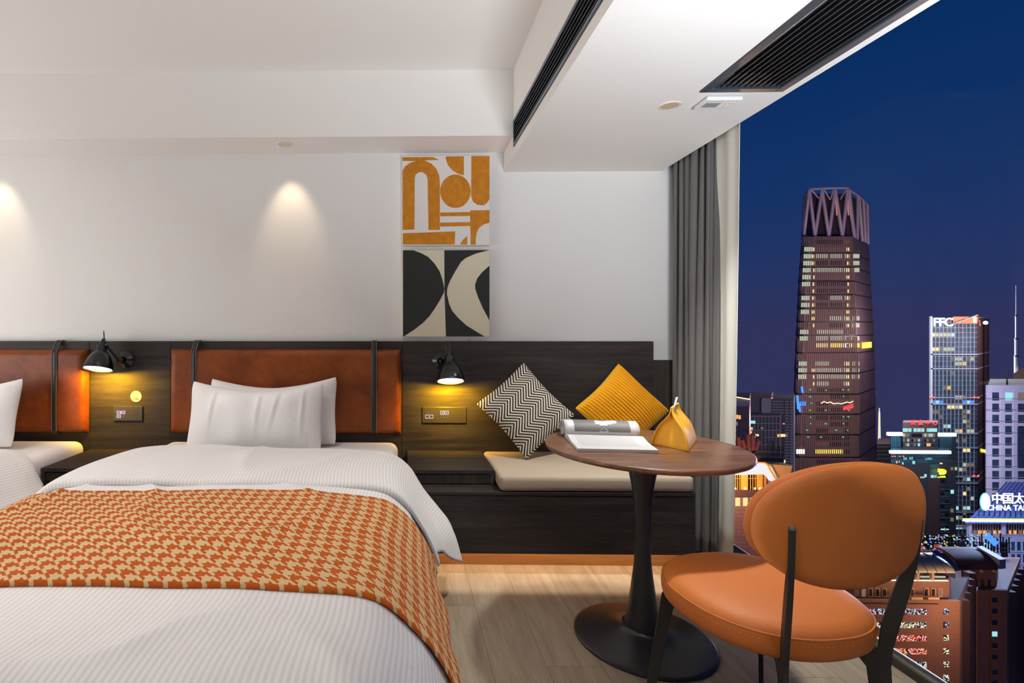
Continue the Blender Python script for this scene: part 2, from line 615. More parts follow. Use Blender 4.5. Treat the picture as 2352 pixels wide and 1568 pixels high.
# ================================================================ THE ROOM
XL, XW, YR, YW = -4.2, 1.72, -3.0, 3.08       # left wall, window line, rear wall, headboard wall
CZ = 2.585
fl = struct('floor', MB().box(XL, XW + 0.12, YR, YW, -0.12, -0.012), plain('floor_screed', srgb(70, 62, 54), 0.9))
rows = []
pw = 0.196
k = 0
x = XL
plank_meshes = {}
while x < XW - 0.01:
    x1 = min(x + pw, XW)
    y = YR - random.uniform(0, 1.2)
    while y < YW - 0.01:
        ya, yb = max(y, YR), min(y + 1.25, YW)
        if yb - ya > 0.03:
            key = (round(x1 - x, 3), round(yb - ya, 3))
            if key not in plank_meshes:
                g = 0.0006
                o = MB().box(-(x1 - x) / 2 + g, (x1 - x) / 2 - g, -(yb - ya) / 2 + g, (yb - ya) / 2 - g, -0.012, 0.0).build('plank', MT['oak'], fl, local=True)
                plank_meshes[key] = o.data
            else:
                o = bpy.data.objects.new('plank', plank_meshes[key])
                COL.objects.link(o)
                o.parent = fl
            o.location = ((x + x1) / 2, (ya + yb) / 2, 0)
        y += 1.25
    x = x1
struct('wall_back', MB().box(XL - 0.1, XW + 0.1, YW, YW + 0.15, -0.12, CZ + 0.2), MT['paint'])
struct('wall_left', MB().box(XL - 0.12, XL, YR, YW, -0.12, CZ + 0.2), MT['paint'])
struct('wall_rear', MB().box(XL - 0.12, XW + 0.1, YR - 0.12, YR, -0.12, CZ + 0.2), MT['darkwood'])  # unseen wall, finished dark to cut light on the chair back
struct('ceiling', MB().box(XL, 0.6, YR, 2.81, CZ, CZ + 0.15), MT['ceil'])
struct('ceiling_soffit', MB().box(XL, 0.6, 2.808, YW, SOF_Z, CZ + 0.15), MT['ceil'], bevel=0.003)
# the dropped bulkhead along the window: hollow, open where the grilles sit
BX0, BX1 = 0.597, 1.522
vx0, vx1, vy0, vy1 = 1.160, 1.484, 0.70, 2.052
gy0, gy1, gz0, gz1 = 0.40, 2.796, 2.162, 2.306
t = 0.018
mb = MB()
mb.box(BX0, vx0, YR, YW, BULK_Z, BULK_Z + t)
mb.box(vx1, BX1, YR, YW, BULK_Z, BULK_Z + t)
mb.box(vx0, vx1, YR, vy0, BULK_Z, BULK_Z + t)
mb.box(vx0, vx1, vy1, YW, BULK_Z, BULK_Z + t)
mb.box(BX0, BX0 + t, YR, gy0, BULK_Z + t, CZ + 0.15)
mb.box(BX0, BX0 + t, gy1, YW, BULK_Z + t, CZ + 0.15)
mb.box(BX0, BX0 + t, gy0, gy1, BULK_Z + t, gz0)
mb.box(BX0, BX0 + t, gy0, gy1, gz1, CZ + 0.15)
mb.box(BX1 - t, BX1, YR, YW, BULK_Z + t, 2.42)
mb.box(BX0 + t, XW + 0.1, YR, YW, 2.42, CZ + 0.13)
struct('ceiling_bulkhead', mb, MT['ceil'])
# window: full height glazing beyond the curtain pocket
wn = struct('window_1', MB().box(XW, XW + 0.05, YR, YW, 0.0, 0.028), MT['raildark'])
rl = []
for k in range(9):
    a = math.pi * k / 8
    rl.append((XW + 0.025 - 0.024 * math.cos(a), YR, 0.028 + 0.014 * math.sin(a)))
MB().prism(rl, (0, YW - YR, 0)).build('rail', MT['alu'], wn, smooth=True)
bx('head_rail', MT['raildark'], wn, XW, XW + 0.05, YR, YW, 2.38, 2.42)
bx('pane', MT['glass'], wn, XW + 0.022, XW + 0.030, YR, YW, 0.028, 2.38)
for yj in (YR + 0.0, YW - 0.05):
    bx('jamb', MT['raildark'], wn, XW, XW + 0.05, yj, yj + 0.05, 0.028, 2.38)

# ---------------------------------------------------------------- air grilles
gr = thing('air_grille', 'long narrow black slot grille high on the bulkhead side face', 'air vent', (BX0, 1.6, 2.234))
gm = MB()
gm.box(BX0 - 0.006, BX0 + 0.012, gy0, gy1, gz0, gz0 + 0.018)
gm.box(BX0 - 0.006, BX0 + 0.012, gy0, gy1, gz1 - 0.018, gz1)
gm.box(BX0 - 0.006, BX0 + 0.012, gy1 - 0.012, gy1, gz0 + 0.018, gz1 - 0.018)
gm.box(BX0 - 0.006, BX0 + 0.012, gy0, gy0 + 0.012, gz0 + 0.018, gz1 - 0.018)
gm.build('frame', MT['ventmetal'], gr, bevel=0.002)
bx('backing', MT['ventdark'], gr, BX0 + 0.06, BX0 + 0.07, gy0, gy1, gz0, gz1)
for k in range(5):
    z = gz0 + 0.030 + k * 0.0205
    MB().hull8([(BX0 - 0.002, gy0 + 0.012, z), (BX0 + 0.028, gy0 + 0.012, z + 0.006), (BX0 + 0.028, gy1 - 0.012, z + 0.006), (BX0 - 0.002, gy1 - 0.012, z),
                (BX0 - 0.002, gy0 + 0.012, z + 0.003), (BX0 + 0.028, gy0 + 0.012, z + 0.009), (BX0 + 0.028, gy1 - 0.012, z + 0.009), (BX0 - 0.002, gy1 - 0.012, z + 0.003)]).build('slat', MT['ventslat'], gr)
vt = thing('air_grille', 'wide dark metal return air grille set in the bulkhead ceiling by the window', 'air vent', ((vx0 + vx1) / 2, 1.4, BULK_Z))
gm = MB()
w = 0.034
gm.box(vx0, vx0 + w, vy0, vy1, BULK_Z - 0.006, BULK_Z + 0.012)
gm.box(vx1 - w, vx1, vy0, vy1, BULK_Z - 0.006, BULK_Z + 0.012)
gm.box(vx0 + w, vx1 - w, vy0, vy0 + w, BULK_Z - 0.006, BULK_Z + 0.012)
gm.box(vx0 + w, vx1 - w, vy1 - w, vy1, BULK_Z - 0.006, BULK_Z + 0.012)
gm.build('frame', MT['ventmetal'], vt, bevel=0.003)
bx('backing', MT['ventdark'], vt, vx0, vx1, vy0, vy1, BULK_Z + 0.07, BULK_Z + 0.08)
ns = 11
for k in range(ns):
    xx = vx0 + w + (vx1 - vx0 - 2 * w) * (k + 0.5) / ns
    y0_, y1_ = vy0 + w, vy1 - w
    z0_ = BULK_Z - 0.003
    MB().hull8([(xx - 0.008, y0_, z0_), (xx - 0.005, y0_, z0_), (xx - 0.005, y1_, z0_), (xx - 0.008, y1_, z0_),
                (xx + 0.012, y0_, z0_ + 0.026), (xx + 0.015, y0_, z0_ + 0.026), (xx + 0.015, y1_, z0_ + 0.026), (xx + 0.012, y1_, z0_ + 0.026)]).build('slat', MT['ventslat'], vt)


# ---------------------------------------------------------------- ceiling fittings
def downlight(x, y, z, label):
    d = thing('downlight', label, 'downlight', (x, y, z))
    MB().lathe([(0.034, 0.004), (0.034, -0.003), (0.043, -0.004), (0.046, -0.001), (0.046, 0.0)], 28, Matrix.Translation((x, y, z)), caps=False).build('trim_ring', MT['trimring'], d, smooth=True)
    MB().lathe([(0.0, -0.002), (0.0345, -0.002), (0.0345, 0.003), (0.0, 0.003)], 28, Matrix.Translation((x, y, z)), caps=False).build('lens', MT['lens'], d, smooth=True)


downlight(-0.666, 2.916, SOF_Z, 'round recessed downlight in the soffit above the leather headboard')
downlight(1.112, 2.181, BULK_Z, 'round recessed downlight in the bulkhead beside the grille')
cp = thing('ceiling_control_box', 'white box with small grey screen and buttons on the bulkhead by the downlight', 'sensor', (1.283, 2.135, BULK_Z))
bx('body', MT['whiteplastic'], cp, 1.212, 1.352, 2.085, 2.180, BULK_Z - 0.020, BULK_Z - 0.004, bevel=0.003)
bx('mount_plate', MT['whiteplastic'], cp, 1.222, 1.342, 2.095, 2.170, BULK_Z - 0.004, BULK_Z)
bx('screen', MT['greyscreen'], cp, 1.224, 1.282, 2.110, 2.150, BULK_Z - 0.0215, BULK_Z - 0.0195)
for i in range(3):
    for j in range(3):
        bx('button', MT['trimring'], cp, 1.294 + i * 0.016, 1.304 + i * 0.016, 2.106 + j * 0.018, 2.116 + j * 0.018, BULK_Z - 0.0215, BULK_Z - 0.0195)

# ---------------------------------------------------------------- headboard wall panelling
HB_Y, HB_Z = 3.035, 1.112
hb = thing('headboard_panelling', 'dark oak panelling along the lower wall behind beds and bench', 'wall panel', (0, HB_Y, 0))
edges = [XL + 0.01, -1.856, -1.372, -0.006, 1.456]
for a, b in zip(edges, edges[1:]):
    bx('panel', MT['darkwood'], hb, a + 0.001, b - 0.001, HB_Y, YW, 0.10, HB_Z, bevel=0.0012)
bx('side_panel', MT['darkwood_side'], hb, 1.457, XW - 0.01, YW - 0.02, YW, 0.0, 1.002, bevel=0.001)


# ---------------------------------------------------------------- leather headboard cushions with straps
def pad(name, x0, x1, z0, z1, yb, d, r, mat, parent):
    """a flat upholstered pad with softly rolled edges"""
    nx, nz = 40, 24
    P = []
    for i in range(nx + 1):
        row = []
        for j in range(nz + 1):
            u, v = i / nx, j / nz
            # crowd samples at the edges
            uu, vv = 0.5 - 0.5 * math.cos(math.pi * u), 0.5 - 0.5 * math.cos(math.pi * v)
            X, Z = lerp(x0, x1, uu), lerp(z0, z1, vv)
            e = min(X - x0, x1 - X)
            f = min(Z - z0, z1 - Z)
            h = lambda q: math.sqrt(max(0.0, 1 - (1 - min(q / r, 1)) ** 2))
            row.append((X, yb - d * min(h(e), h(f)) * (0.55 + 0.45 * h(e) * h(f)) - 0.002 * math.sin(6 * uu) * math.sin(3 * vv), Z))
        P.append(row)
    m = MB().grid(P)
    return m.build(name, mat, parent, smooth=True, angle=180)


def headboard_cushion(x0, x1, straps, label):
    h = thing('headboard_cushion', label, 'headboard', ((x0 + x1) / 2, HB_Y, 0.57), group='leather headboard cushions')
    pad('pad', x0, x1, 0.572, 1.066, HB_Y, 0.045, 0.03, MT['leather'], h)
    for sx_ in straps:
        # over the top edge of the panelling, down the front of the pad
        prof = [(HB_Y + 0.035, HB_Z + 0.004), (HB_Y + 0.012, HB_Z + 0.006), (HB_Y - 0.006, HB_Z + 0.002), (HB_Y - 0.028, 1.085), (HB_Y - 0.047, 1.05), (HB_Y - 0.0485, 1.0), (HB_Y - 0.0485, 0.62), (HB_Y - 0.045, 0.585), (HB_Y - 0.012, 0.562)]
        pr_, _ = resample(prof, 46)
        sw = 0.0155

        def band(xa, xb, off):
            g = MB()
            rowsP = []
            for (yy, zz) in pr_:
                rowsP.append([(xa, yy - off, zz + off * 0.5), (xb, yy - off, zz + off * 0.5)])
            return g.grid(rowsP)
        st = band(sx_ - sw, sx_ + sw, 0.0).build('strap', MT['strap'], h, solid=0.003, smooth=True, angle=60)
        for s_ in (-1, 1):
            band(sx_ + s_ * sw * 0.88 - 0.0011, sx_ + s_ * sw * 0.88 + 0.0011, 0.0018).build('stitching', MT['stitch'], st, solid=0.001, fix=False)
    return h


headboard_cushion(-1.366, -0.012, (-1.215, -0.168), 'cognac leather headboard cushion with two black straps behind the bed with the orange runner')
headboard_cushion(-3.21, -1.858, (-3.06, -2.035), 'cognac leather headboard cushion cut by the left edge of the photo')

# ---------------------------------------------------------------- bench and drawer boxes
BF = 2.500
be = thing('built_in_bench', 'long dark oak bench along the wall with an oak plinth below', 'bench', (0.7, 2.77, 0))
bx('top_board', MT['darkwood'], be, 0.0, 1.398, BF, HB_Y, 0.383, 0.399, bevel=0.0015)
bx('front_panel', MT['darkwood'], be, 0.0, 1.398, BF + 0.002, BF + 0.022, 0.102, 0.380, bevel=0.001)
bx('end_panel', MT['darkwood_side'], be, 1.378, 1.397, BF + 0.0225, HB_Y, 0.102, 0.383)
bx('end_panel', MT['darkwood_side'], be, 0.0, 0.02, BF + 0.0225, HB_Y, 0.102, 0.383)
bx('bottom_board', MT['darkwood'], be, 0.02, 1.378, BF + 0.0225, HB_Y, 0.150, 0.166)
bx('plinth', MT['plinth'], be, -0.02, 1.39, 2.612, HB_Y, 0.0, 0.150)
bx('light_strip', emit('warm_led_strip', (1.0, 0.62, 0.28, 1), 4.0), be, 0.03, 1.37, 2.590, 2.600, 0.143, 0.150)
led = area('bench_led_light', (0.70, 2.594, 0.141), 1.34, 1.9, (1.0, 0.70, 0.42), (0, 0, 0), 0.012)
led.rotation_euler = (R(-24), 0, 0)


def drawer_box(x0, x1, label, front, low):
    d = thing('nightstand', label, 'nightstand', ((x0 + x1) / 2, 2.82, low))
    bx('top', MT['darkwood'], d, x0, x1, front, HB_Y, 0.455, 0.474, bevel=0.0012)
    bx('side_panel', MT['darkwood_side'], d, x1 - 0.016, x1, front + 0.004, HB_Y, low, 0.455)
    bx('side_panel', MT['darkwood_side'], d, x0, x0 + 0.016, front + 0.004, HB_Y, low, 0.455)
    f = bx('drawer_front', MT['darkwood_side'], d, x0 + 0.018, x1 - 0.018, front + 0.012, front + 0.030, low + 0.004, 0.448, bevel=0.0012)
    bx('drawer_box', MT['darkwood'], d, x0 + 0.02, x1 - 0.02, front + 0.031, HB_Y - 0.01, low + 0.004, 0.44)
    return d


drawer_box(0.024, 0.458, 'low dark oak drawer box on the bench beside the seat cushion', 2.612, 0.399)
nl = drawer_box(-1.850, -1.372, 'low dark oak nightstand between the two beds', 2.612, 0.399)
bx('lower_cabinet', MT['darkwood'], nl, -1.846, -1.376, 2.625, HB_Y, 0.0, 0.398)


# ---------------------------------------------------------------- bench seat cushion
def slab_cushion(name, x0, x1, y0, y1, z0, z1, r, mat):
    m = MB().box(x0, x1, y0, y1, z0, z1)
    o = m.build(name, mat, None)
    md = o.modifiers.new('round', 'BEVEL')
    md.width, md.segments = r, 5
    o.data.polygons.foreach_set('use_smooth', [True] * len(o.data.polygons))
    return o


sc = thing('seat_cushion', 'long beige bench cushion under the two throw pillows', 'cushion', (0.935, 2.76, 0.399))
o = slab_cushion('pad', 0.466, 1.398, 2.500, 3.032, 0.3995, 0.474, 0.022, MT['cush'])
o.parent = sc
o.location = -Vector((0.935, 2.76, 0.399))
pp = []
for k in range(40):
    a = k / 40 * 4
    i, f = int(a), a - int(a)
    c = [(0.474, 2.506), (1.390, 2.506), (1.390, 3.026), (0.474, 3.026)]
    p, q = c[i], c[(i + 1) % 4]
    pp.append((lerp(p[0], q[0], f), lerp(p[1], q[1], f), 0.4645))
MB().tube(pp, 0.0024, 6, closed=True).build('piping', MT['cush'], sc, smooth=True)

# ---------------------------------------------------------------- switch plates and sticker
for (p0, p1, icons, lab) in (((262, 932), (328, 966), [(270, 943, 279, 950, 1), (280, 943, 289, 950, 1), (270, 952, 279, 959, 1), (282, 953, 288, 958, 0)], 'dark switch and socket plate with three glowing icons below the round sticker'),
                             ((970, 934), (1071, 971), [(978, 945, 994, 950, 0), (977, 952, 995, 960, 1), (1011, 943, 1020, 951, 1), (1021, 943, 1030, 951, 1), (1012, 953, 1029, 959, 0)], 'wide dark switch plate with glowing icons below the lit lamp on the bench wall')):
    a, b = at(*p0, HB_Y), at(*p1, HB_Y)
    s = thing('switch_plate', lab, 'switch', ((a.x + b.x) / 2, HB_Y, (a.z + b.z) / 2))
    bx('plate', MT['switch'], s, a.x, b.x, HB_Y - 0.007, HB_Y, b.z, a.z, bevel=0.002)
    if p0[0] < 500:
        c = at(314, 949, HB_Y)
        for dx, dz in ((0, 0.012), (-0.01, -0.008), (0.01, -0.008)):
            bx('socket_hole', MT['ventdark'], s, c.x + dx - 0.0025, c.x + dx + 0.0025, HB_Y - 0.0078, HB_Y - 0.0068, c.z + dz - 0.005, c.z + dz + 0.005)
    for x0_, y0_, x1_, y1_, on in icons:
        e, f = at(x0_, y0_, HB_Y), at(x1_, y1_, HB_Y)
        m = MB()
        q = 0.0022
        yy0, yy1 = HB_Y - 0.0082, HB_Y - 0.0068
        m.box(e.x, f.x, yy0, yy1, e.z - q, e.z)
        m.box(e.x, f.x, yy0, yy1, f.z, f.z + q)
        m.box(e.x, e.x + q, yy0, yy1, f.z + q, e.z - q)
        m.box(f.x - q, f.x, yy0, yy1, f.z + q, e.z - q)
        cx_, cz_ = (e.x + f.x) / 2, (e.z + f.z) / 2
        m.box(cx_ - 0.004, cx_ + 0.004, yy0, yy1, cz_ + 0.001, cz_ + 0.0025)
        m.box(cx_ - 0.004, cx_ + 0.004, yy0, yy1, cz_ - 0.0025, cz_ - 0.001)
        m.box(cx_ - 0.0008, cx_ + 0.0008, yy0, yy1, cz_ - 0.001, cz_ + 0.001)
        m.build('icon', MT['icon'] if on else MT['icon_dim'], s)
c = at(312.5, 910, HB_Y)
st = thing('round_sticker', 'round cream sticker with a small line emblem on the dark panel', 'sticker', (c.x, HB_Y, c.z))
TM = Matrix.Translation((c.x, HB_Y, c.z)) @ Matrix.Rotation(R(90), 4, 'X')
MB().lathe([(0.0, 0.0015), (0.0325, 0.0015), (0.033, 0.0), (0.0, 0.0)], 36, TM, caps=False).build('disc', MT['sticker'], st)
MB().tube([(c.x + 0.011 * math.cos(a / 14 * 6.283 * 0.8 + 0.9), HB_Y - 0.002, c.z + 0.008 + 0.009 * math.sin(a / 14 * 6.283 * 0.8 + 0.9)) for a in range(15)], 0.0007, 5).tube([(c.x - 0.004, HB_Y - 0.002, c.z + 0.012), (c.x + 0.002, HB_Y - 0.002, c.z + 0.006), (c.x + 0.007, HB_Y - 0.002, c.z + 0.011)], 0.0007, 5).build('emblem', MT['ink'], st)


def text(name, body, size, loc, mat, parent, extrude=0.001, sx=1.0, rot=(R(90), 0, 0), off=0.0):
    cu = bpy.data.curves.new(name, 'FONT')
    cu.body, cu.size, cu.extrude = body, size, extrude
    cu.align_x, cu.align_y = 'CENTER', 'CENTER'
    cu.offset = off
    cu.materials.append(mat)
    cu.resolution_u = 3
    tmp = bpy.data.objects.new('lettering_curve', cu)
    COL.objects.link(tmp)
    bpy.context.view_layer.update()
    me = bpy.data.meshes.new_from_object(tmp.evaluated_get(bpy.context.evaluated_depsgraph_get()))
    bpy.data.objects.remove(tmp)
    me.name = name
    o = bpy.data.objects.new(name, me)
    COL.objects.link(o)
    o.rotation_euler = rot
    o.scale = (sx, 1, 1)
    o.parent = parent
    p, L = parent, Vector((0, 0, 0))
    while p is not None:
        L += p.location
        p = p.parent
    o.location = Vector(loc) - L
    return o


text('lettering', '请勿吸烟', 0.0085, (c.x, HB_Y - 0.002, c.z - 0.015), MT['ink'], st, 0.0003)

# ---------------------------------------------------------------- wall paintings
ART_Y = YW - 0.042


def canvas(p0, p1, label, matname, edge_label=None):
    a, b = at(*p0, ART_Y), at(*p1, ART_Y)
    o = thing('wall_painting', label, 'painting', ((a.x + b.x) / 2, YW, b.z), group='square canvases on the wall')
    bx('canvas', MT[matname], o, a.x, b.x, ART_Y, YW, b.z, a.z, bevel=0.002)
    return o


def paint(parent, mat, pts, k=1):
    P = [at(px, py, ART_Y) for px, py in pts]
    MB().prism([(p.x, ART_Y - 0.0008 * k, p.z) for p in P], (0, 0.0008 * k + 0.0002, 0)).build('painted_shape', MT[mat], parent)


def zz(pts, s=934 / 280.0, ox=900, oy=330):
    return [(ox + x / s, oy + y / s) for x, y in pts]


def arcpts(cx, cy, rx, ry, a0, a1, n=18):
    return [(cx + rx * math.cos(R(lerp(a0, a1, i / n))), cy + ry * math.sin(R(lerp(a0, a1, i / n)))) for i in range(n + 1)]


pa = canvas((924, 357), (1125, 563), 'square canvas with ochre arches and discs hung above the black one', 'canvas')
bot = 772
paint(pa, 'ochre', zz([(82, 104), (312, 101), (362, 124), (250, 128), (300, 150), (340, 190), (362, 240), (368, 300), (368, 660), (280, 661), (274, 270), (262, 236), (235, 218), (205, 218), (182, 236), (175, 270), (173, 657), (82, 660), (82, 205), (100, 175), (140, 146), (190, 132), (82, 132)]))
paint(pa, 'ochre', zz([(413, 98), (552, 96), (552, 241), (510, 232), (465, 205), (430, 165), (415, 125)]))
paint(pa, 'ochre', zz(arcpts(487, 364, 117, 128, 0, 354, 34)))
paint(pa, 'ochre', zz([(609, 94), (748, 93), (748, 425), (725, 458), (705, 472), (655, 468), (622, 445), (607, 400)]))
paint(pa, 'ochre', zz([(371, 527), (601, 523), (601, 510), (748, 508), (748, 606), (710, 615), (672, 640), (650, 680), (642, 730), (642, bot), (604, bot), (601, 630), (371, 634), (371, 604), (600, 600), (600, 553), (371, 556)]))
paint(pa, 'ochre', zz([(84, 686), (486, 671), (482, bot), (84, bot)]))
paint(pa, 'ochre', zz([(522, bot), (545, 735), (577, 706), (577, bot)]))
pb = canvas((925, 574), (1125, 773), 'square canvas with charcoal and cream curved shapes hung just above the panelling', 'cream')
paint(pb, 'artblack', zz([(85, 816), (165, 816), (225, 838), (280, 868), (325, 915), (365, 975), (388, 1040), (402, 1110), (398, 1140), (370, 1195), (330, 1260), (288, 1320), (240, 1370), (170, 1425), (92, 1475), (85, 1476)]))
paint(pb, 'artblack', zz([(402, 816), (748, 814), (640, 842), (565, 876), (530, 905), (490, 970), (445, 1050), (425, 1105), (422, 1150), (438, 1225), (462, 1280), (510, 1335), (570, 1390), (650, 1440), (710, 1476), (414, 1476), (403, 1110)]))
paint(pb, 'artblack', zz([(748, 934), (748, 1354), (700, 1265), (660, 1175), (640, 1115), (637, 1080), (655, 1030), (690, 985)]))

hp = at(1072, 782, YW)
hk = thing('wall_hook', 'tiny clear adhesive hook on the wall just below the lower painting', 'hook', (hp.x, YW, hp.z + 0.012))
bx('plate', MT['whiteplastic'], hk, hp.x - 0.006, hp.x + 0.006, YW - 0.002, YW, hp.z, hp.z + 0.022, bevel=0.001)
MB().tube([(hp.x, YW - 0.002, hp.z + 0.012), (hp.x, YW - 0.009, hp.z + 0.004), (hp.x + 0.001, YW - 0.013, hp.z + 0.006), (hp.x + 0.002, YW - 0.014, hp.z + 0.011)], 0.0014, 6).build('prong', MT['whiteplastic'], hk, smooth=True)

# ---------------------------------------------------------------- curtains
cu = thing('curtain', 'grey floor length curtain gathered in the corner by the window', 'curtain', (1.565, 2.85, 0))
P, UVs = [], []
nz = 24
for i in range(201):
    s_ = i / 200
    row = []
    for j in range(nz + 1):
        z = lerp(0.012, 2.36, j / nz)
        hz = z / 2.36
        sweep = lerp(0.05, 0.0, hz)
        y = lerp(3.045, 2.60 + sweep, s_ ** 0.9)
        ph = 2 * math.pi * 7.2 * s_ ** 1.0
        amp = lerp(0.036, 0.026, hz) * (0.45 + 0.55 * abs(math.sin(3.1 * s_ + 0.7)))
        if s_ > 0.84:
            amp *= 1 - sstep(0.84, 0.93, s_)
        x = 1.575 + amp * math.sin(ph + 0.4 * math.sin(5 * hz + s_ * 9)) + 0.004 * math.sin(17 * s_ + 3 * hz)
        y += 0.008 * math.sin(2 * ph)
        if s_ > 0.86:
            x += 0.02 * sstep(0.86, 1, s_)
        row.append((x, y, z))
    P.append(row)
MB().grid(P).build('cloth', MT['curtain'], cu, smooth=True, angle=180, solid=0.003)
sh = thing('sheer_curtain', 'off white sheer curtain hanging between grey curtain and glass', 'curtain', (1.60, 2.45, 0))
P = []
for i in range(61):
    s_ = i / 60
    row = []
    for j in range(13):
        z = lerp(0.012, 2.36, j / 12)
        hz = z / 2.36
        y = lerp(2.90, lerp(2.515, 2.375, hz), s_)
        row.append((1.640 - 0.05 * s_ * hz - 0.057 * s_ + 0.006 * math.sin(s_ * 22) + 0.003 * math.sin(4 * hz), y, z))
    P.append(row)
MB().grid(P).build('cloth', MT['sheer'], sh, smooth=True, angle=180, solid=0.002)


# ---------------------------------------------------------------- reading lamps
def reading_lamp(rim, top, ros, label, arm):
    """rim centre, top of the socket, wall rosette centre"""
    rim, top, ros = Vector(rim), Vector(top), Vector(ros)
    L = thing('reading_lamp', label, 'wall lamp', (ros.x, HB_Y, ros.z), group='black bedside wall lamps')
    ax = (top - rim).normalized()
    H_ = (top - rim).length
    q = Vector((0, 0, 1)).rotation_difference(ax).to_matrix().to_4x4()
    T = Matrix.Translation(rim) @ q
    k = H_ / 0.19
    out = [(0.0775, 0.0), (0.078, 0.012), (0.074, 0.030), (0.067, 0.052), (0.056, 0.078), (0.042, 0.098), (0.030, 0.110), (0.026, 0.118)]
    inn = [(r - 0.003, z + 0.001) for r, z in out[:-1]][::-1]
    MB().lathe([(r, z * k) for r, z in out] + [(0.020, 0.113 * k)] + [(r, z * k) for r, z in inn] + [(0.0775, 0.0)], 40, T, caps=False).build('shade', MT['blackgloss'], L, smooth=True)
    MB().lathe([(r, z * k) for r, z in [(0.0, 0.112), (0.027, 0.112), (0.0275, 0.142), (0.024, 0.148), (0.017, 0.150), (0.0165, 0.172), (0.011, 0.176), (0.008, 0.190), (0.0, 0.191)]], 24, T, caps=False).build('socket', MT['blackgloss'], L, smooth=True)
    MB().lathe([(0.0, 0.010 * k), (0.045, 0.008 * k), (0.068, 0.006 * k), (0.0715, 0.010 * k), (0.06, 0.018 * k), (0.0, 0.024 * k)], 32, T, caps=False).build('bulb', MT['bulb'], L, smooth=True)
    TR = Matrix.Translation(ros) @ Matrix.Rotation(R(90), 4, 'X')
    MB().lathe([(0.0, 0.026), (0.020, 0.026), (0.026, 0.018), (0.042, 0.014), (0.05, 0.006), (0.05, 0.0)], 32, TR, caps=True).build('rosette', MT['blackgloss'], L, smooth=True)
    elbow = ros + Vector((0, -0.045, 0.0))
    neck = rim + ax * (0.135 * k)
    mid = arm(elbow, neck)
    MB().tube([ros + Vector((0, -0.02, 0)), elbow], 0.009, 10).tube([elbow] + mid + [neck], 0.0065, 10).build('arm', MT['blackgloss'], L, smooth=True)
    for p, r in [(elbow, 0.014)] + [(m_, 0.010) for m_ in mid]:
        MB().lathe([(r * math.sin(a * math.pi / 8), -r * math.cos(a * math.pi / 8)) for a in range(9)], 14, Matrix.Translation(p), caps=False).build('joint', MT['blackgloss'], L, smooth=True)
    tp = rim + ax * H_
    cord = [tp, tp + ax * 0.02, tp + Vector((-0.004, 0.008, 0.038)), tp + Vector((-0.014, 0.026, 0.044)), tp + Vector((-0.022, 0.040, 0.018)), tp + Vector((-0.012, 0.042, -0.022)), neck + Vector((0.006, 0.016, 0.010))]
    cp_, _ = resample([tuple(c_) for c_ in cord], 24)
    MB().tube([tuple(c_) for c_ in cp_], 0.0026, 7).build('cord', MT['black'], L, smooth=True)
    spot('reading_lamp_light', rim - ax * 0.001, LAMP_W, LAMP_C, 158, 1.0, 0.018, rim + Vector((0, 0.93, -0.36)))
    return L


LAMP_W, LAMP_C = 46.0, (1.0, 0.56, 0.004)
reading_lamp(at(1035, 876, 2.885), at(1033, 803, 2.945), (0.219, HB_Y, 0.997), 'black wall lamp glowing above the switch plate beside the bench', lambda e, n: [lerp(e, n, 0.55) + Vector((-0.012, 0, 0.012))])
reading_lamp(at(224.5, 848, 2.885), at(238, 778, 2.94), (-1.641, HB_Y, 1.003), 'black wall lamp glowing between the two leather headboard cushions', lambda e, n: [e + Vector((-0.006, -0.02, 0.0)), n + Vector((0.03, -0.004, 0.012))])


# ================================================================ BEDS
BED_L, BED_R, BED_T = -1.368, -0.030, 0.532


def wr(x, y, s=1.0):
    rg = 1 - abs(noise.noise(Vector((x * 1.7 + y * 0.9, y * 1.3 - x * 0.8, 5.2)))) * 2.4
    return noise.noise(Vector((x * 2.1, y * 2.1, 3.3))) * 0.010 * s + max(0.0, rg) ** 7 * 0.011 * s + noise.noise(Vector((x * 5.5, y * 4.5, 9.1))) * 0.004 * s


def side_profile(y, off=0.0, drop=0.20, side=1):
    """the right hand fall of the quilt at depth y: (x, z) from the crown outwards"""
    k = sstep(1.75, 1.2, y)
    w = 0.006 * math.sin(y * 9.0) + 0.005 * math.sin(y * 21 + 1)
    o = off
    p = [(-0.50, 0.594 + o), (-0.34, 0.592 + o), (-0.20, 0.586 + o), (-0.10, 0.576 + o), (-0.045 + 0.3 * o, 0.556 + o), (0.010 + 0.7 * o, 0.510 + 0.7 * o),
         (0.055 + o + 0.012 * k + w * .5, 0.445 + 0.3 * o), (0.090 + o + 0.022 * k + w, 0.370), (0.108 + o + 0.03 * k + w, 0.300), (0.116 + o + 0.03 * k + w, max(drop, 0.04))]
    if drop > 0.3:          # a short cloth stops before the lower part of the fall
        p = p[:-2] + [(0.098 + o + 0.025 * k + w, drop)]
    return p


def full_profile(y, n, off=0.0, drop=0.20):
    r = side_profile(y, off, drop)
    c = (BED_L + BED_R) / 2
    half = BED_R - c
    rr = [(c, r[0][1] + 0.002)] + [(x + 0.0, z) for x, z in r]
    l = [(2 * c - x, z) for x, z in rr[1:]][::-1]
    pts, s = resample(l + rr, n)
    return pts, s


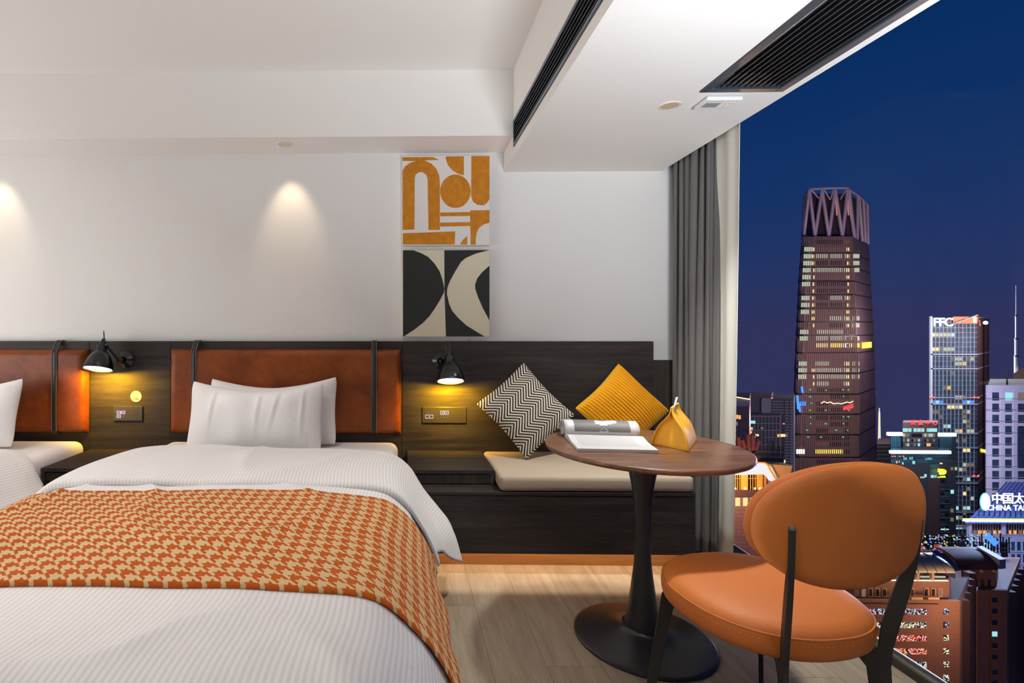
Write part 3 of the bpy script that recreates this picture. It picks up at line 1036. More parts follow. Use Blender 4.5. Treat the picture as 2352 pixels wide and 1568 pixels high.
def cloth_sheet(y0, y1, ny, nx, off, drop, roll0=0.0, roll1=0.0, wrk=1.0, dx=0.0, uoff=3.0):
    """a draped sheet; roll0/roll1 turn the near and the far hem under"""
    P, U = [], []
    ys = [(lerp(y0, y1, j / ny), 0.0) for j in range(ny + 1)]
    if roll1:
        ys += [(y1 + roll1 * math.sin(R(a)), roll1 * (1 - math.cos(R(a)))) for a in (25, 50, 75, 100, 130, 160, 180)]
    if roll0:
        ys = [(y0 - roll0 * math.sin(R(a)), roll0 * (1 - math.cos(R(a)))) for a in (180, 160, 130, 100, 75, 50, 25)] + ys
    for y, dz in ys:
        pts, s = full_profile(min(max(y, y0), y1), nx, off, drop)
        row, ur = [], []
        for i in range(nx):
            x, z = pts[i]
            flat = sstep(0.38, 0.56, z)
            zz_ = z + wr(x, y, wrk) * flat - dz
            xx = x + (1 - flat) * wr(z * 3 + 7, y * 1.2, 0.6) * wrk
            row.append((xx + dx, y, zz_))
            ur.append((s[i] + uoff, y))
        P.append(row)
        U.append(ur)
    return P, U


def make_bed(label, dxo, parts=True):
    b = thing('bed', label, 'bed', ((BED_L + BED_R) / 2 + dxo, 1.95, 0), group=None)
    m = slab_cushion('mattress', BED_L + dxo, BED_R + dxo, 0.84, 3.02, 0.285, BED_T, 0.05, MT['sheet'])
    m.parent = b
    m.location = -b.location
    bx('bed_base', MT['darkwood'], b, BED_L + 0.04 + dxo, BED_R - 0.04 + dxo, 0.90, 3.0, 0.06, 0.285, bevel=0.004)
    for xx in (BED_L + 0.1, BED_R - 0.1):
        for yy in (1.0, 2.9):
            bx('leg', MT['black'], b, xx - 0.03 + dxo, xx + 0.03 + dxo, yy - 0.03, yy + 0.03, 0.0, 0.06)
    return b


def make_quilt(label, dxo):
    P, U = cloth_sheet(0.86, 2.50, 96, 150, 0.0, 0.19, roll0=0.035, roll1=0.02, dx=dxo)
    # the foot of the quilt rounds down over the end of the bed
    q = thing('quilt', label, 'quilt', ((BED_L + BED_R) / 2 + dxo, 1.7, BED_T), group='white striped quilts')
    MB().grid(P, U).build('cover', MT['linen_u'], q, smooth=True, angle=180)
    # turned back band at the head with a long hanging corner on the right
    P, U = [], []
    ny, nx = 44, 150
    c = (BED_L + BED_R) / 2
    yA, yB = 1.955, 2.52
    prog = [(j / ny, 0.0, 0.0) for j in range(ny + 1)]
    rr = 0.026
    prog = [(0, -rr * math.sin(R(a)) * 0.5, rr * 0.5 * (1 - math.cos(R(a)))) for a in (150, 110, 75, 40)] + prog + [(1, rr * math.sin(R(a)), rr * (1 - math.cos(R(a)))) for a in (30, 60, 90, 120, 150, 180)]
    for tt, dy, dz in prog:
        y = lerp(yA, yB, tt)
        k = sstep(0.15, 0.85, tt)
        puff = 0.012 + 0.016 * math.sin(math.pi * tt ** 0.8) - 0.006 * tt
        ex = [(-0.50, 0.594), (-0.34, 0.592), (-0.20, 0.587), (-0.10, 0.578), (lerp(-0.04, -0.045, k), 0.560), (lerp(0.02, 0.03, k), 0.514), (lerp(0.072, 0.106, k), lerp(0.44, 0.420, k)),
              (lerp(0.106, 0.172, k), lerp(0.375, 0.338, k)), (lerp(0.124, 0.224, k), lerp(0.335, 0.262, k)), (lerp(0.134, 0.262, k), lerp(0.30, 0.135, k))]
        rt = [(c, 0.596)] + ex
        lt = [(2 * c - x, z) for x, z in ([(c, 0.596)] + side_profile(2.2, 0.012, 0.2))[1:]][::-1]
        rt = [(x, z + puff * sstep(0.45, 0.58, z)) for x, z in rt]
        lt = [(x, z + puff * sstep(0.45, 0.58, z)) for x, z in lt]
        pts, s = resample(lt + rt, nx)
        row, ur = [], []
        for i in range(nx):
            x, z = pts[i]
            fl_ = sstep(0.38, 0.58, z)
            right = sstep(-0.06, 0.10, x)
            yy = y - (0.085 * right * tt)
            fold = 0.008 * math.sin(yy * 30 + x * 8) * right * (1 - fl_)
            row.append((x + dxo + fold, yy + dy, z + wr(x + 4, y, 0.9) * fl_ - dz * (0.3 + 0.7 * fl_)))
            ur.append((s[i] + 3, y))
        P.append(row)
        U.append(ur)
    MB().grid(P, U).build('turned_back_band', MT['linen_u'], q, smooth=True, angle=180, solid=0.006)
    return q


make_bed('bed with white bedding beside the bench, under the orange runner', 0.0)
make_quilt('white striped quilt folded back at the head, lying under the orange runner', 0.0)
make_bed('white bed cut off by the left edge of the photo', -1.832)
make_quilt('white striped quilt on the bed at the left edge of the photo', -1.832)

# houndstooth runner
P, U = cloth_sheet(1.170, 1.828, 40, 220, 0.016, 0.338, roll0=0.009, roll1=0.009, wrk=1.0)
PN = []
for row in P:
    PN.append([(x, y, z + 0.0015 * noise.noise(Vector((x * 9, y * 9, 1)))) for x, y, z in row])
# a soft crease across the middle
for jr, row in enumerate(PN):
    for i, (x, y, z) in enumerate(row):
        row[i] = (x, y, z - 0.004 * math.exp(-((y - 1.50) / 0.012) ** 2) * sstep(-0.9, -0.2, x))
ru = MB().grid(PN, U).build('bed_runner', MT['hound'], None, smooth=True, angle=180, solid=0.008)
tag(ru, 'orange and cream houndstooth wool runner laid across the white quilt', 'bed runner')


# ---------------------------------------------------------------- pillows
def pillow_mesh(w, h, t, pinch=0.06, nu=56, nv=44, ridges=0, rid=0.004, seed=0, wrinkle=0.006, sag=0.0, creases=(), corner=0.05):
    P, U = [], []
    for s_ in (1, -1):
        Ps, Us = [], []
        for i in range(nu + 1):
            row, ur = [], []
            for j in range(nv + 1):
                u = -math.cos(math.pi * i / nu)
                v = -math.cos(math.pi * j / nv)
                if ridges:
                    u, v = 2 * i / nu - 1, 2 * j / nv - 1
                X = w / 2 * u * (1 - pinch * (1 - v * v) * u * u)
                Z = h / 2 * v * (1 - pinch * 1.3 * (1 - u * u) * v * v)
                Z -= sag * (1 - abs(u) ** 1.7) * max(0.0, v) ** 1.5
                th = t / 2 * (max(0.0, (1 - abs(u) ** 2.4)) * max(0.0, (1 - abs(v) ** 2.4))) ** 0.62
                Y = -s_ * th
                nrm = sstep(0.0, 0.3, (1 - abs(u))) * sstep(0.0, 0.3, 1 - abs(v))
                Y += -s_ * wrinkle * noise.noise(Vector((X * 7 + seed, Z * 7, s_ * 3.0))) * (0.3 + 0.7 * nrm)
                if ridges:
                    Y += -s_ * rid * (abs(math.sin(math.pi * ridges * (u + 1) / 2 + 0.15 * math.sin(v * 6)))) * min(1, 6 * (1 - abs(v))) * min(1, 8 * (1 - abs(u)))
                cr_ = 1 - corner * abs(u * v) ** 5
                X, Z = X * cr_, Z * cr_
                if creases:
                    for cx_, wd, sl in creases:
                        q = X - cx_ - sl * Z
                        Y += -s_ * (0.006 * math.exp(-(q / wd) ** 2) - 0.004 * math.exp(-((q - 2 * wd) / wd) ** 2)) * nrm * sstep(h * 0.5, -h * 0.1, abs(Z - h * 0.1))
                row.append((X, Y, Z))
                ur.append((X + 2.0, Z + 2.0))
            Ps.append(row)
            Us.append(ur)
        P.append(Ps)
        U.append(Us)
    m = MB()
    m.grid(P[0], U[0])
    m.grid(P[1], U[1])
    return m


def place(o, loc, rx=0.0, ry=0.0, rz=0.0):
    o.matrix_world = Matrix.Translation(loc) @ Matrix.Rotation(rz, 4, 'Z') @ Matrix.Rotation(rx, 4, 'X') @ Matrix.Rotation(ry, 4, 'Y')


def pillow(name, mb_, mat, label, cat, loc, rx, ry, rz, group=None):
    o = mb_.build(name, mat, None, smooth=True, angle=180)
    bm = bmesh.new()
    bm.from_mesh(o.data)
    bmesh.ops.remove_doubles(bm, verts=bm.verts, dist=0.0004)
    bmesh.ops.recalc_face_normals(bm, faces=bm.faces)
    bm.to_mesh(o.data)
    bm.free()
    place(o, loc, rx, ry, rz)
    return tag(o, label, cat, group)


pillow('bed_pillow', pillow_mesh(0.745, 0.39, 0.16, 0.05, seed=5, wrinkle=0.010, sag=0.055), MT['linen_v'], 'white pillow mostly hidden behind the front pillow on the bed with the runner', 'pillow', (-0.735, 2.905, 0.724), R(-13), R(-1.0), R(-1), 'white bed pillows')
pillow('bed_pillow', pillow_mesh(0.735, 0.385, 0.17, 0.05, seed=1, wrinkle=0.014, sag=0.05, nu=110, creases=((-0.23, 0.010, 0.12), (0.02, 0.008, 0.10), (0.10, 0.010, 0.22), (0.25, 0.010, 0.05))), MT['linen_v'], 'front white striped pillow standing at the head of the bed with the runner', 'pillow', (-0.790, 2.770, 0.718), R(-14), R(0.5), R(1.5), 'white bed pillows')
pillow('bed_pillow', pillow_mesh(0.78, 0.385, 0.17, 0.05, seed=8, wrinkle=0.012, sag=0.05), MT['linen_v'], 'white pillow cut off by the left edge of the photo', 'pillow', (-2.47, 2.79, 0.72), R(-15), R(-2), R(-2), 'white bed pillows')
pillow('throw_pillow', pillow_mesh(0.415, 0.385, 0.14, 0.09, seed=2, wrinkle=0.006, nu=60, nv=60), MT['herring'], 'black and cream herringbone throw pillow standing on its corner on the bench', 'pillow', (0.682, 2.905, 0.734), R(-19), R(45 + 4), R(-2), 'throw pillows on the bench')
pillow('throw_pillow', pillow_mesh(0.40, 0.385, 0.14, 0.08, seed=3, wrinkle=0.005, nu=230, nv=70, ridges=23, rid=0.013), MT['cord'], 'mustard yellow corduroy throw pillow leaning in the corner of the bench', 'pillow', (1.222, 2.910, 0.736), R(-19), R(-45 + 3), R(3), 'throw pillows on the bench')

# ================================================================ TABLE
TX, TY, TZ = 0.9153, 1.9959, 0.738
tb = thing('pedestal_table', 'round walnut pedestal table with black trumpet base by the bench', 'table', (TX, TY, 0))
TT = Matrix.Translation((TX, TY, 0))
rt = 0.359
MB().lathe([(0.0, TZ - 0.020), (rt - 0.012, TZ - 0.020), (rt - 0.005, TZ - 0.018), (rt - 0.001, TZ - 0.013), (rt, TZ - 0.006), (rt - 0.002, TZ - 0.001), (rt - 0.006, TZ), (0.0, TZ)], 96, TT, caps=False).build('table_top', MT['walnut'], tb, smooth=True, angle=60)
sp, _ = resample([(0.064, 0.717), (0.056, 0.67), (0.0505, 0.64), (0.037, 0.566), (0.0295, 0.474), (0.0275, 0.380), (0.0295, 0.31), (0.036, 0.245), (0.050, 0.145), (0.066, 0.052)], 40)
MB().lathe([(r, z) for r, z in sp][::-1], 48, TT).build('stem', MT['black'], tb, smooth=True)
bp_, _ = resample([(0.074, 0.058), (0.080, 0.050), (0.098, 0.040), (0.135, 0.029), (0.19, 0.020), (0.236, 0.0135), (0.2475, 0.010), (0.249, 0.005), (0.247, 0.0)], 40)
MB().lathe([(r, z) for r, z in bp_][::-1], 72, TT).build('base', MT['black'], tb, smooth=True)

# ---------------------------------------------------------------- open magazine
z0 = TZ
mg = thing('open_magazine', 'open white magazine with a grey photo page lying on the table', 'magazine', (0, 0, z0))
A, B = atz(1297, 1001, z0 + 0.004), atz(1468, 1006, z0 + 0.004)
Cc, D = atz(1513, 1038, z0 + 0.004), atz(1327, 1034, z0 + 0.004)
mg.location = ((A.x + B.x) / 2, (A.y + B.y) / 2, z0)
wdir = (B - A)
W_ = wdir.length
P, U = [], []
th_ = 0.011
for i in range(25):
    u = i / 24
    row, ur = [], []
    for j in range(17):
        v = j / 16
        p = A.lerp(B, u).lerp(D.lerp(Cc, u), v)
        z = z0 + th_ + 0.010 * math.exp(-((v - 0.22) / 0.2) ** 2) * (1 - math.exp(-(v / 0.06)))
        if v == 0:
            z = z0 + 0.003
        row.append((p.x, p.y, z))
        ur.append((u * W_, v * 0.17))
    P.append(row)
    U.append(ur)
low = [[(x, y, z0 + 0.0005) for x, y, z in r] for r in P]
m = MB()
m.cur = 0
m.grid(P, U)
m.cur = 1
m.grid(low)
m.grid([[a, b] for a, b in zip(P[0], low[0])])
m.grid([[a, b] for a, b in zip(P[-1], low[-1])])
m.grid([[a, b] for a, b in zip([r[-1] for r in P], [r[-1] for r in low])])
m.build('text_page', [MT['textpage'], MT['paper']], mg, smooth=True, angle=40)
# the far half arches up in a roll of pages
away = Vector((-wdir.y, wdir.x, 0)).normalized()
arch, _ = resample([(0.0, 0.004), (-0.010, 0.018), (-0.010, 0.036), (0.004, 0.054), (0.030, 0.064), (0.065, 0.062), (0.105, 0.047), (0.150, 0.024), (0.19, 0.006)], 40)


def arch_pt(u, k, lift=0.0):
    d, z = arch[k]
    k0, k1 = max(k - 1, 0), min(k + 1, len(arch) - 1)
    tx, tz = arch[k1][0] - arch[k0][0], arch[k1][1] - arch[k0][1]
    l = math.hypot(tx, tz)
    d, z = d - tz / l * lift, z + tx / l * lift
    p = A.lerp(B, u) + away * d
    return (p.x, p.y, z0 + max(z, 0.0006))


P = [[arch_pt(u / 20, k) for k in range(40)] for u in range(21)]
pg = MB().grid(P).build('photo_page', MT['paper'], mg, smooth=True, angle=180, solid=0.003)
P = [[arch_pt(lerp(0.13, 0.88, u / 20), k, 0.0006) for k in range(4, 25)] for u in range(21)]
MB().grid(P).build('photo_print', MT['photo'], pg, smooth=True, angle=180, fix=False)
P = [[arch_pt(lerp(0.42, 0.72, u / 14), k, 0.0010) for k in range(8 + int(3 * abs(u - 5) / 9), 20)][:6] for u in range(15)]
MB().grid(P).build('printed_dish', MT['photolight'], pg, smooth=True, angle=180, fix=False)
P = [[arch_pt(lerp(0.44, 0.60, u / 8), k, 0.0010) for k in (7, 8, 8 + max(0.05, math.sin(u / 8 * 3.14)) * 4 // 1)] for u in range(9)] if False else [[arch_pt(lerp(0.45, 0.60, u / 8), 4, 0.0010), arch_pt(lerp(0.45, 0.60, u / 8), 4 + max(1, int(round(2.6 * math.sin(u / 8 * math.pi)))), 0.0011)] for u in range(1, 8)]
MB().grid(P).build('printed_cup', MT['photolight'], pg, smooth=True, angle=180, fix=False)
for q in range(4):    # loose page edges curling at the left end
    P = []
    for u in range(7):
        row = []
        for k in range(2, 30):
            d, z = arch[k]
            f = 0.92 - 0.13 * q
            p = A.lerp(B, -0.012 - 0.01 * q + 0.05 * u / 6) + away * (d * f + 0.010 + 0.004 * q)
            row.append((p.x, p.y, z0 + max(0.001, z * f - 0.002)))
        P.append(row)
    MB().grid(P).build('page', MT['paper'], mg, smooth=True, angle=180, solid=0.0012)

# ---------------------------------------------------------------- yellow tissue cover
fl_, fr_, bk_ = atz(1495, 1022, z0), atz(1582.5, 1038, z0), atz(1601, 1012, z0)
wv, dv = (fr_ - fl_), (bk_ - fr_)
wl, dl = wv.length, dv.length
wn_, dn_ = wv.normalized(), dv.normalized()
mid = fl_.lerp(fr_, 0.5)
tk = thing('tissue_box_cover', 'yellow leather tissue cover pinched at the top, standing on the round table', 'tissue box', (mid.x, mid.y, z0))
HT = 0.146
half, _ = resample([(wl / 2, 0.0), (wl / 2 * 0.86, 0.040), (wl / 2 * 0.66, 0.074), (wl / 2 * 0.34, 0.101), (wl / 2 * 0.13, 0.120), (wl / 2 * 0.07, 0.132), (wl / 2 * 0.06, HT)], 22)
full = [(x, z) for x, z in half] + [(-x, z) for x, z in half[::-1]]
ov = 0.004
P = []
for q in range(9):
    f = q / 8
    row = []
    for x, z in full:
        lean = 0.30 * (z / HT) ** 1.5 * dl          # the ridge is shorter than the foot
        p = mid + wn_ * x + dn_ * lerp(-ov + lean * 0.75, dl + ov - lean * 0.35, f)
        row.append((p.x, p.y, z0 + z))
    P.append(row)
MB().grid(P).build('cover', MT['tissuebox'], tk, smooth=True, angle=70, solid=0.003)
# recessed end gussets
for f, ins in ((0.0, 0.010), (1.0, -0.010)):
    pts = []
    for x, z in full:
        lean = 0.30 * (z / HT) ** 1.5 * dl
        e = lerp(-ov + lean * 0.75, dl + ov - lean * 0.35, f) + ins * (1.0 + 1.2 * z / HT)
        p = mid + wn_ * (x * 0.97) + dn_ * e
        pts.append((p.x, p.y, z0 + max(0.001, z * 0.985)))
    n_ = len(pts)
    cen = mid + wn_ * 0 + dn_ * (lerp(0, dl, f) + ins * 2.2)
    m = MB()
    P = [[pts[i], ((pts[i][0] + pts[n_ - 1 - i][0]) / 2 + dn_.x * ins * 0.9, (pts[i][1] + pts[n_ - 1 - i][1]) / 2 + dn_.y * ins * 0.9, pts[i][2]), pts[n_ - 1 - i]] for i in range(n_ // 2)]
    m.grid(P).build('gusset', MT['tissuebox'], tk, smooth=False, solid=0.002)
for f in (0.12, 0.86):
    p = mid + wn_ * (wl / 2 * 0.075) + dn_ * (lerp(0.225 * dl, 0.9 * dl, f))
    MB().lathe([(0.0, 0.0025), (0.003, 0.002), (0.0035, 0.0)], 12, Matrix.Translation((p.x, p.y, z0 + 0.131)) @ Matrix.Rotation(math.atan2(wn_.y, wn_.x), 4, 'Z') @ Matrix.Rotation(R(90), 4, 'Y')).build('stud', MT['tissuebox'], tk, smooth=True)
P = []
for i in range(9):
    f = i / 8
    row = []
    for j in range(7):
        g = j / 6
        wdt = 0.030 * math.sin(math.pi * min(1, 0.25 + 0.75 * (1 - g)) * 0.5) * (1 - g ** 2.2)
        p = mid + dn_ * (dl * 0.42 + (f - 0.5) * wdt + 0.014 * g) + wn_ * (0.004 * math.sin(f * 7) + 0.010 * g)
        row.append((p.x, p.y, z0 + HT - 0.012 + 0.046 * g))
    P.append(row)
MB().grid(P).build('tissue', MT['tissue'], tk, smooth=True, angle=180, solid=0.001)

# ================================================================ CHAIR
CHX, CHY, CHR = 1.010, 1.490, R(9.5)
ch = thing('dining_chair', 'orange leather chair with round seat and black legs drawn up to the table', 'chair', (CHX, CHY, 0), CHR)


def sq(a, n=2.25):
    ca, sa = math.cos(a), math.sin(a)
    return math.copysign(abs(ca) ** (2 / n), ca), math.copysign(abs(sa) ** (2 / n), sa)


SA, SB = 0.237, 0.237


def ring(scale, z, yoff=0.0, n=72):
    out = []
    for k in range(n):
        cx_, sy_ = sq(2 * math.pi * k / n)
        out.append((SA * scale * cx_, SB * scale * sy_ + yoff, z))
    return out


seat = [(0.0, 0.472), (0.25, 0.4715), (0.5, 0.470), (0.7, 0.467), (0.84, 0.462), (0.93, 0.454), (0.972, 0.444), (0.992, 0.436), (1.0, 0.428), (1.004, 0.414), (1.0, 0.398), (0.985, 0.388), (0.95, 0.380), (0.88, 0.377), (0.5, 0.376), (0.0, 0.376)]
rings = [ring(max(s_, 0.001), z) for s_, z in seat]
MB().grid([[r[k] for r in rings] for k in range(72)], close_u=True).build('seat', MT['chairleather'], ch, local=True, smooth=True, angle=180)
MB().tube(ring(0.990, 0.438), 0.0026, 6, closed=True).build('piping', MT['chairleather'], ch, local=True, smooth=True)
sm = MB()
rg = ring(1.0035, 0.424, n=220)
for k in range(0, 220, 2):
    sm.tube([rg[k], tuple(lerp(a, b, 0.75) for a, b in zip(rg[k], rg[(k + 1) % 220]))], 0.0009, 4)
o = sm.build('stitching', MT['chairpipe'], ch, local=True)
o['kind'] = 'stuff'


def leg_plate(ang, poly, thick, name='leg'):
    """a flat bar cut to a polygon (r, z), standing radially under the seat"""
    d = Vector((math.cos(ang), math.sin(ang), 0))
    n = Vector((-d.y, d.x, 0))
    pts = [tuple(d * r + Vector((0, 0, z)) - n * thick / 2) for r, z in poly]
    return MB().prism(pts, n * thick).build(name, MT['blackchair'], ch, local=True, bevel=0.0022)


front = [(0.100, 0.376), (0.100, 0.362), (0.190, 0.362), (0.206, 0.355), (0.214, 0.340), (0.276, 0.0), (0.299, 0.0), (0.250, 0.345), (0.245, 0.376), (0.241, 0.384), (0.236, 0.388), (0.222, 0.377)]
front = [(r, z + 0.0) for r, z in front]
for a in (R(146), R(45)):
    leg_plate(a, front, 0.013)
back = [(0.100, 0.376), (0.100, 0.362), (0.205, 0.356), (0.226, 0.330), (0.262, 0.0), (0.286, 0.0), (0.272, 0.345), (0.276, 0.395), (0.309, 0.560), (0.322, 0.640), (0.328, 0.725), (0.322, 0.735), (0.315, 0.726), (0.306, 0.648), (0.280, 0.560), (0.254, 0.452), (0.247, 0.382)]
for a in (R(-122.5), R(-53)):
    leg_plate(a, back, 0.013)
# backrest: two padded shells, curved round the sitter
YB, ZB, BA, BB, BK, BT = -0.266, 0.726, 0.240, 0.149, 0.90, R(3.5)


def shell(y_off, t, a, b, mat, name, bulge):
    P = []
    nr, na = 14, 72
    for k in range(na):
        cx_, sy_ = sq(2 * math.pi * k / na, 2.2)
        row = []
        for side in (1, -1):
            for q in range(nr + 1):
                rr_ = (q / nr) if side == 1 else 1 - q / nr
                e = math.sqrt(max(0.0, 1 - max(0.0, (rr_ - 0.78) / 0.22) ** 2))
                x = a * rr_ * cx_
                v = b * rr_ * sy_
                off = (t / 2) * e * side + bulge * (1 - rr_ ** 2) * (1 if side == 1 else 0.3) * side
                y = YB + y_off + BK * x * x - v * math.sin(BT) + off
                row.append((x, y, ZB + v * math.cos(BT)))
        P.append(row)
    return MB().grid(P, close_u=True).build(name, mat, ch, local=True, smooth=True, angle=180)


shell(0.010, 0.032, BA - 0.003, BB - 0.003, MT['chairleather'], 'backrest_front_pad', 0.012)
shell(-0.016, 0.030, BA, BB, MT['chairleather'], 'backrest_rear_pad', 0.004)


# ================================================================ THE CITY OUTSIDE
GZ = -330.0
struct('ground', MB().box(-300, 2200, 60, 1250, GZ - 2, GZ), plain('city_ground', srgb(40, 34, 34), 0.9))
rnd = random.Random(11)
C = {}
C['tower'] = plain('tower_facade_bronze', srgb(104, 84, 88), 0.6, var=0.15, vscale=0.05)
C['towerdark'] = plain('tower_ledge_dark', srgb(46, 34, 40), 0.6)
C['fin'] = plain('tower_fin', srgb(128, 104, 104), 0.5)
C['crown'] = plain('tower_crown_steel', srgb(168, 146, 164), 0.5)
C['glassdark'] = plain('dark_city_glass', srgb(26, 24, 32), 0.25, spec=0.5)
C['glassblue'] = plain('blue_black_city_glass', srgb(50, 66, 84), 0.55, spec=0.3, var=0.5, vscale=0.16, stretch=(1, 1, 0.25))
C['teal'] = plain('teal_city_facade', srgb(64, 104, 112), 0.5)
C['steel'] = plain('pale_steel_grid', srgb(150, 156, 176), 0.5)
C['whitewall'] = plain('white_city_wall', srgb(196, 196, 206), 0.7)
C['greywall'] = plain('grey_city_wall', srgb(104, 100, 108), 0.8)
C['greydark'] = plain('dark_grey_city_wall', srgb(60, 56, 64), 0.8)
C['maroon'] = plain('maroon_city_wall', srgb(84, 56, 58), 0.8)
C['redsteel'] = plain('red_steel_beam', srgb(104, 42, 34), 0.7)
C['blacksteel'] = plain('black_steel_frame', srgb(30, 26, 30), 0.7)
C['stone'] = plain('mauve_stone_wall', srgb(130, 100, 100), 0.8, var=0.12, vscale=0.4)
C['gold'] = plain('gold_plaster', srgb(222, 164, 72), 0.6)
C['roofblue'] = plain('blue_metal_roof', srgb(80, 120, 214), 0.5)
C['canopy'] = plain('pale_metal_canopy', srgb(196, 186, 150), 0.45)
C['capblue'] = plain('slate_canopy_end', srgb(96, 104, 150), 0.6)
C['brownroof'] = plain('dark_brown_canopy', srgb(70, 48, 42), 0.7)
C['trimstone'] = plain('tan_stone_trim', srgb(196, 150, 112), 0.7)


def brick_mat(name, a, b, sc_):
    m, nt, bs = new_mat(name)
    t = N(nt, 'ShaderNodeTexCoord')
    s = N(nt, 'ShaderNodeSeparateXYZ', {0: t.outputs['Object']})
    cmb = N(nt, 'ShaderNodeCombineXYZ', {0: s.outputs[0], 1: s.outputs[2], 2: 0.0})
    br = N(nt, 'ShaderNodeTexBrick', {'Vector': cmb.outputs[0], 'Scale': sc_, 'Color1': a, 'Color2': b, 'Mortar': tuple(c * 0.45 for c in a[:3]) + (1,), 'Mortar Size': 0.03})
    nt.links.new(br.outputs[0], bs.inputs['Base Color'])
    bs.inputs['Roughness'].default_value = 0.85
    return m


C['brick'] = brick_mat('brown_brick_facade', srgb(156, 108, 82), srgb(142, 98, 76), 1.3)
W = {
    'w': emit('lit_window_cool', srgb(196, 204, 180), 0.75), 'y': emit('lit_window_gold', srgb(255, 214, 84), 1.6), 'h': emit('lit_window_hot', srgb(255, 246, 214), 1.9),
    's': emit('lit_window_stair', srgb(250, 222, 150), 1.0), 'a': emit('lit_window_amber', srgb(255, 180, 96), 1.0), 'c': emit('lit_window_cyan', srgb(150, 226, 232), 1.0),
    'b': emit('lit_window_blue', srgb(70, 130, 255), 1.2), 'p': emit('faint_reflection_glow', srgb(112, 74, 72), 0.6), 'd': C['glassdark'],  # the faint pink one is a reflection painted as emission
    'm': emit('dim_window_glow', srgb(150, 136, 120), 0.5), 'k': C['glassblue'],
}
SG = {'white': emit('white_sign_light', (0.92, 0.97, 1.0, 1), 3.2), 'red': emit('red_sign_light', (1.0, 0.05, 0.05, 1), 1.6), 'yellow': emit('yellow_sign_light', (1.0, 0.80, 0.05, 1), 1.3),
      'bar': emit('white_light_bar', (0.86, 0.93, 1.0, 1), 3.4), 'cyan': emit('cyan_sign_edge', (0.1, 0.75, 0.95, 1), 1.3), 'green': emit('green_exit_lamp', (0.05, 0.7, 0.25, 1), 1.0),
      'beacon': emit('red_beacon', (1.0, 0.08, 0.06, 1), 3.0), 'blue': emit('blue_glow', (0.06, 0.22, 1.0, 1), 1.6), 'warm': emit('warm_light_strip', (1.0, 0.68, 0.36, 1), 2.2),
      'dimred': emit('dull_red_sign', (0.55, 0.06, 0.05, 1), 0.7), 'spire': emit('spire_steel_glow', (1.0, 0.86, 0.62, 1), 0.9), 'roofglow': emit('lit_roof_glow', (0.9, 0.88, 0.9, 1), 0.9)}
MOS = {'cool': mosaic('neon_reflection_cool', [srgb(150, 190, 230), srgb(230, 236, 240), srgb(96, 110, 170), srgb(210, 130, 140)], 1.0, 2.8, 0.62),  # neon reflections in the panes, painted as emission
       'mix': mosaic('neon_reflection_mixed', [srgb(230, 236, 224), srgb(250, 190, 90), srgb(150, 200, 200), srgb(240, 230, 190), srgb(90, 80, 110)], 1.1, 3.0, 0.45),
       'red': mosaic('neon_reflection_red', [srgb(240, 60, 66), srgb(255, 150, 140), srgb(250, 180, 90), srgb(220, 50, 60), srgb(240, 220, 220)], 1.0, 3.0, 0.42)}


def FB(m, D, x0, y0, x1, y1, n0, n1):
    """a box on the frontal plane at distance D, from n0 to n1 metres proud of it"""
    a, b = at(x0, y0, D - n1), at(x1, y1, D - n1)
    return m.box(min(a.x, b.x), max(a.x, b.x), D - n1, D - n0, min(a.z, b.z), max(a.z, b.z))


def fb(name, mat, parent, D, x0, y0, x1, y1, n0, n1, **k):
    return FB(MB(), D, x0, y0, x1, y1, n0, n1).build(name, mat, parent, **k)


def building(label, D, px, cat='building', name='city_building', group=None, z=GZ):
    p = at(px, PPY, D)
    return thing(name, label, cat, (p.x, D, z), group=group)


def plan(pts, ytop, D, zb=GZ, ybot=None):
    """a block from plan corners (px, Y), top set by a pixel row at distance D"""
    zt = at(1900, ytop, D).z
    zb = zb if ybot is None else at(1900, ybot, D).z
    P = [(at(px, PPY, Y).x, Y, zb) for px, Y in pts]
    return MB().prism(P, (0, 0, zt - zb))


def bar3(m, D, p, q, wpx, n0, n1):
    """a straight bar between two pixels on the plane at D"""
    a, b = at(*p, D - n1), at(*q, D - n1)
    d = (b - a).normalized()
    n = Vector((-d.z, 0, d.x)) * (wpx / FPX * D / 2)
    m.prism([(a.x + n.x, D - n0, a.z + n.z), (b.x + n.x, D - n0, b.z + n.z), (b.x - n.x, D - n0, b.z - n.z), (a.x - n.x, D - n0, a.z - n.z)], (0, -(n1 - n0), 0))
    return m


def lamp(name, loc, power, col, size=4.0):
    d = bpy.data.lights.new(name, 'POINT')
    d.energy, d.color, d.shadow_soft_size = power, col, size
    o = bpy.data.objects.new(name, d)
    o.location = loc
    COL.objects.link(o)


def sign_text(body, px, py, hpx, D, mat, parent, n=0.5, name='sign_letter', kx=1.0, off=0.0):
    p = at(px, py, D - n)
    return text(name, body, hpx / FPX * D / 0.72 if body.isascii() else hpx / FPX * D * 1.06, (p.x, D - n, p.z), mat, parent, extrude=0.1, sx=kx, off=off)


# ---------------------------------------------------------------- the tall banded skyscraper
D = 900.0
tw = building('tall tapering skyscraper with banded floors and an open steel crown', D, 1920, 'skyscraper', 'skyscraper')
KY = [541, 645, 737, 857, 998, 1060, 1400]
KL = [1839, 1832, 1828, 1823, 1820, 1818, 1812]
KR = [2000, 2005, 2010, 2014, 2016, 2017, 2020]
xl = lambda y: float(np.interp(y, KY, KL))
xr = lambda y: float(np.interp(y, KY, KR))


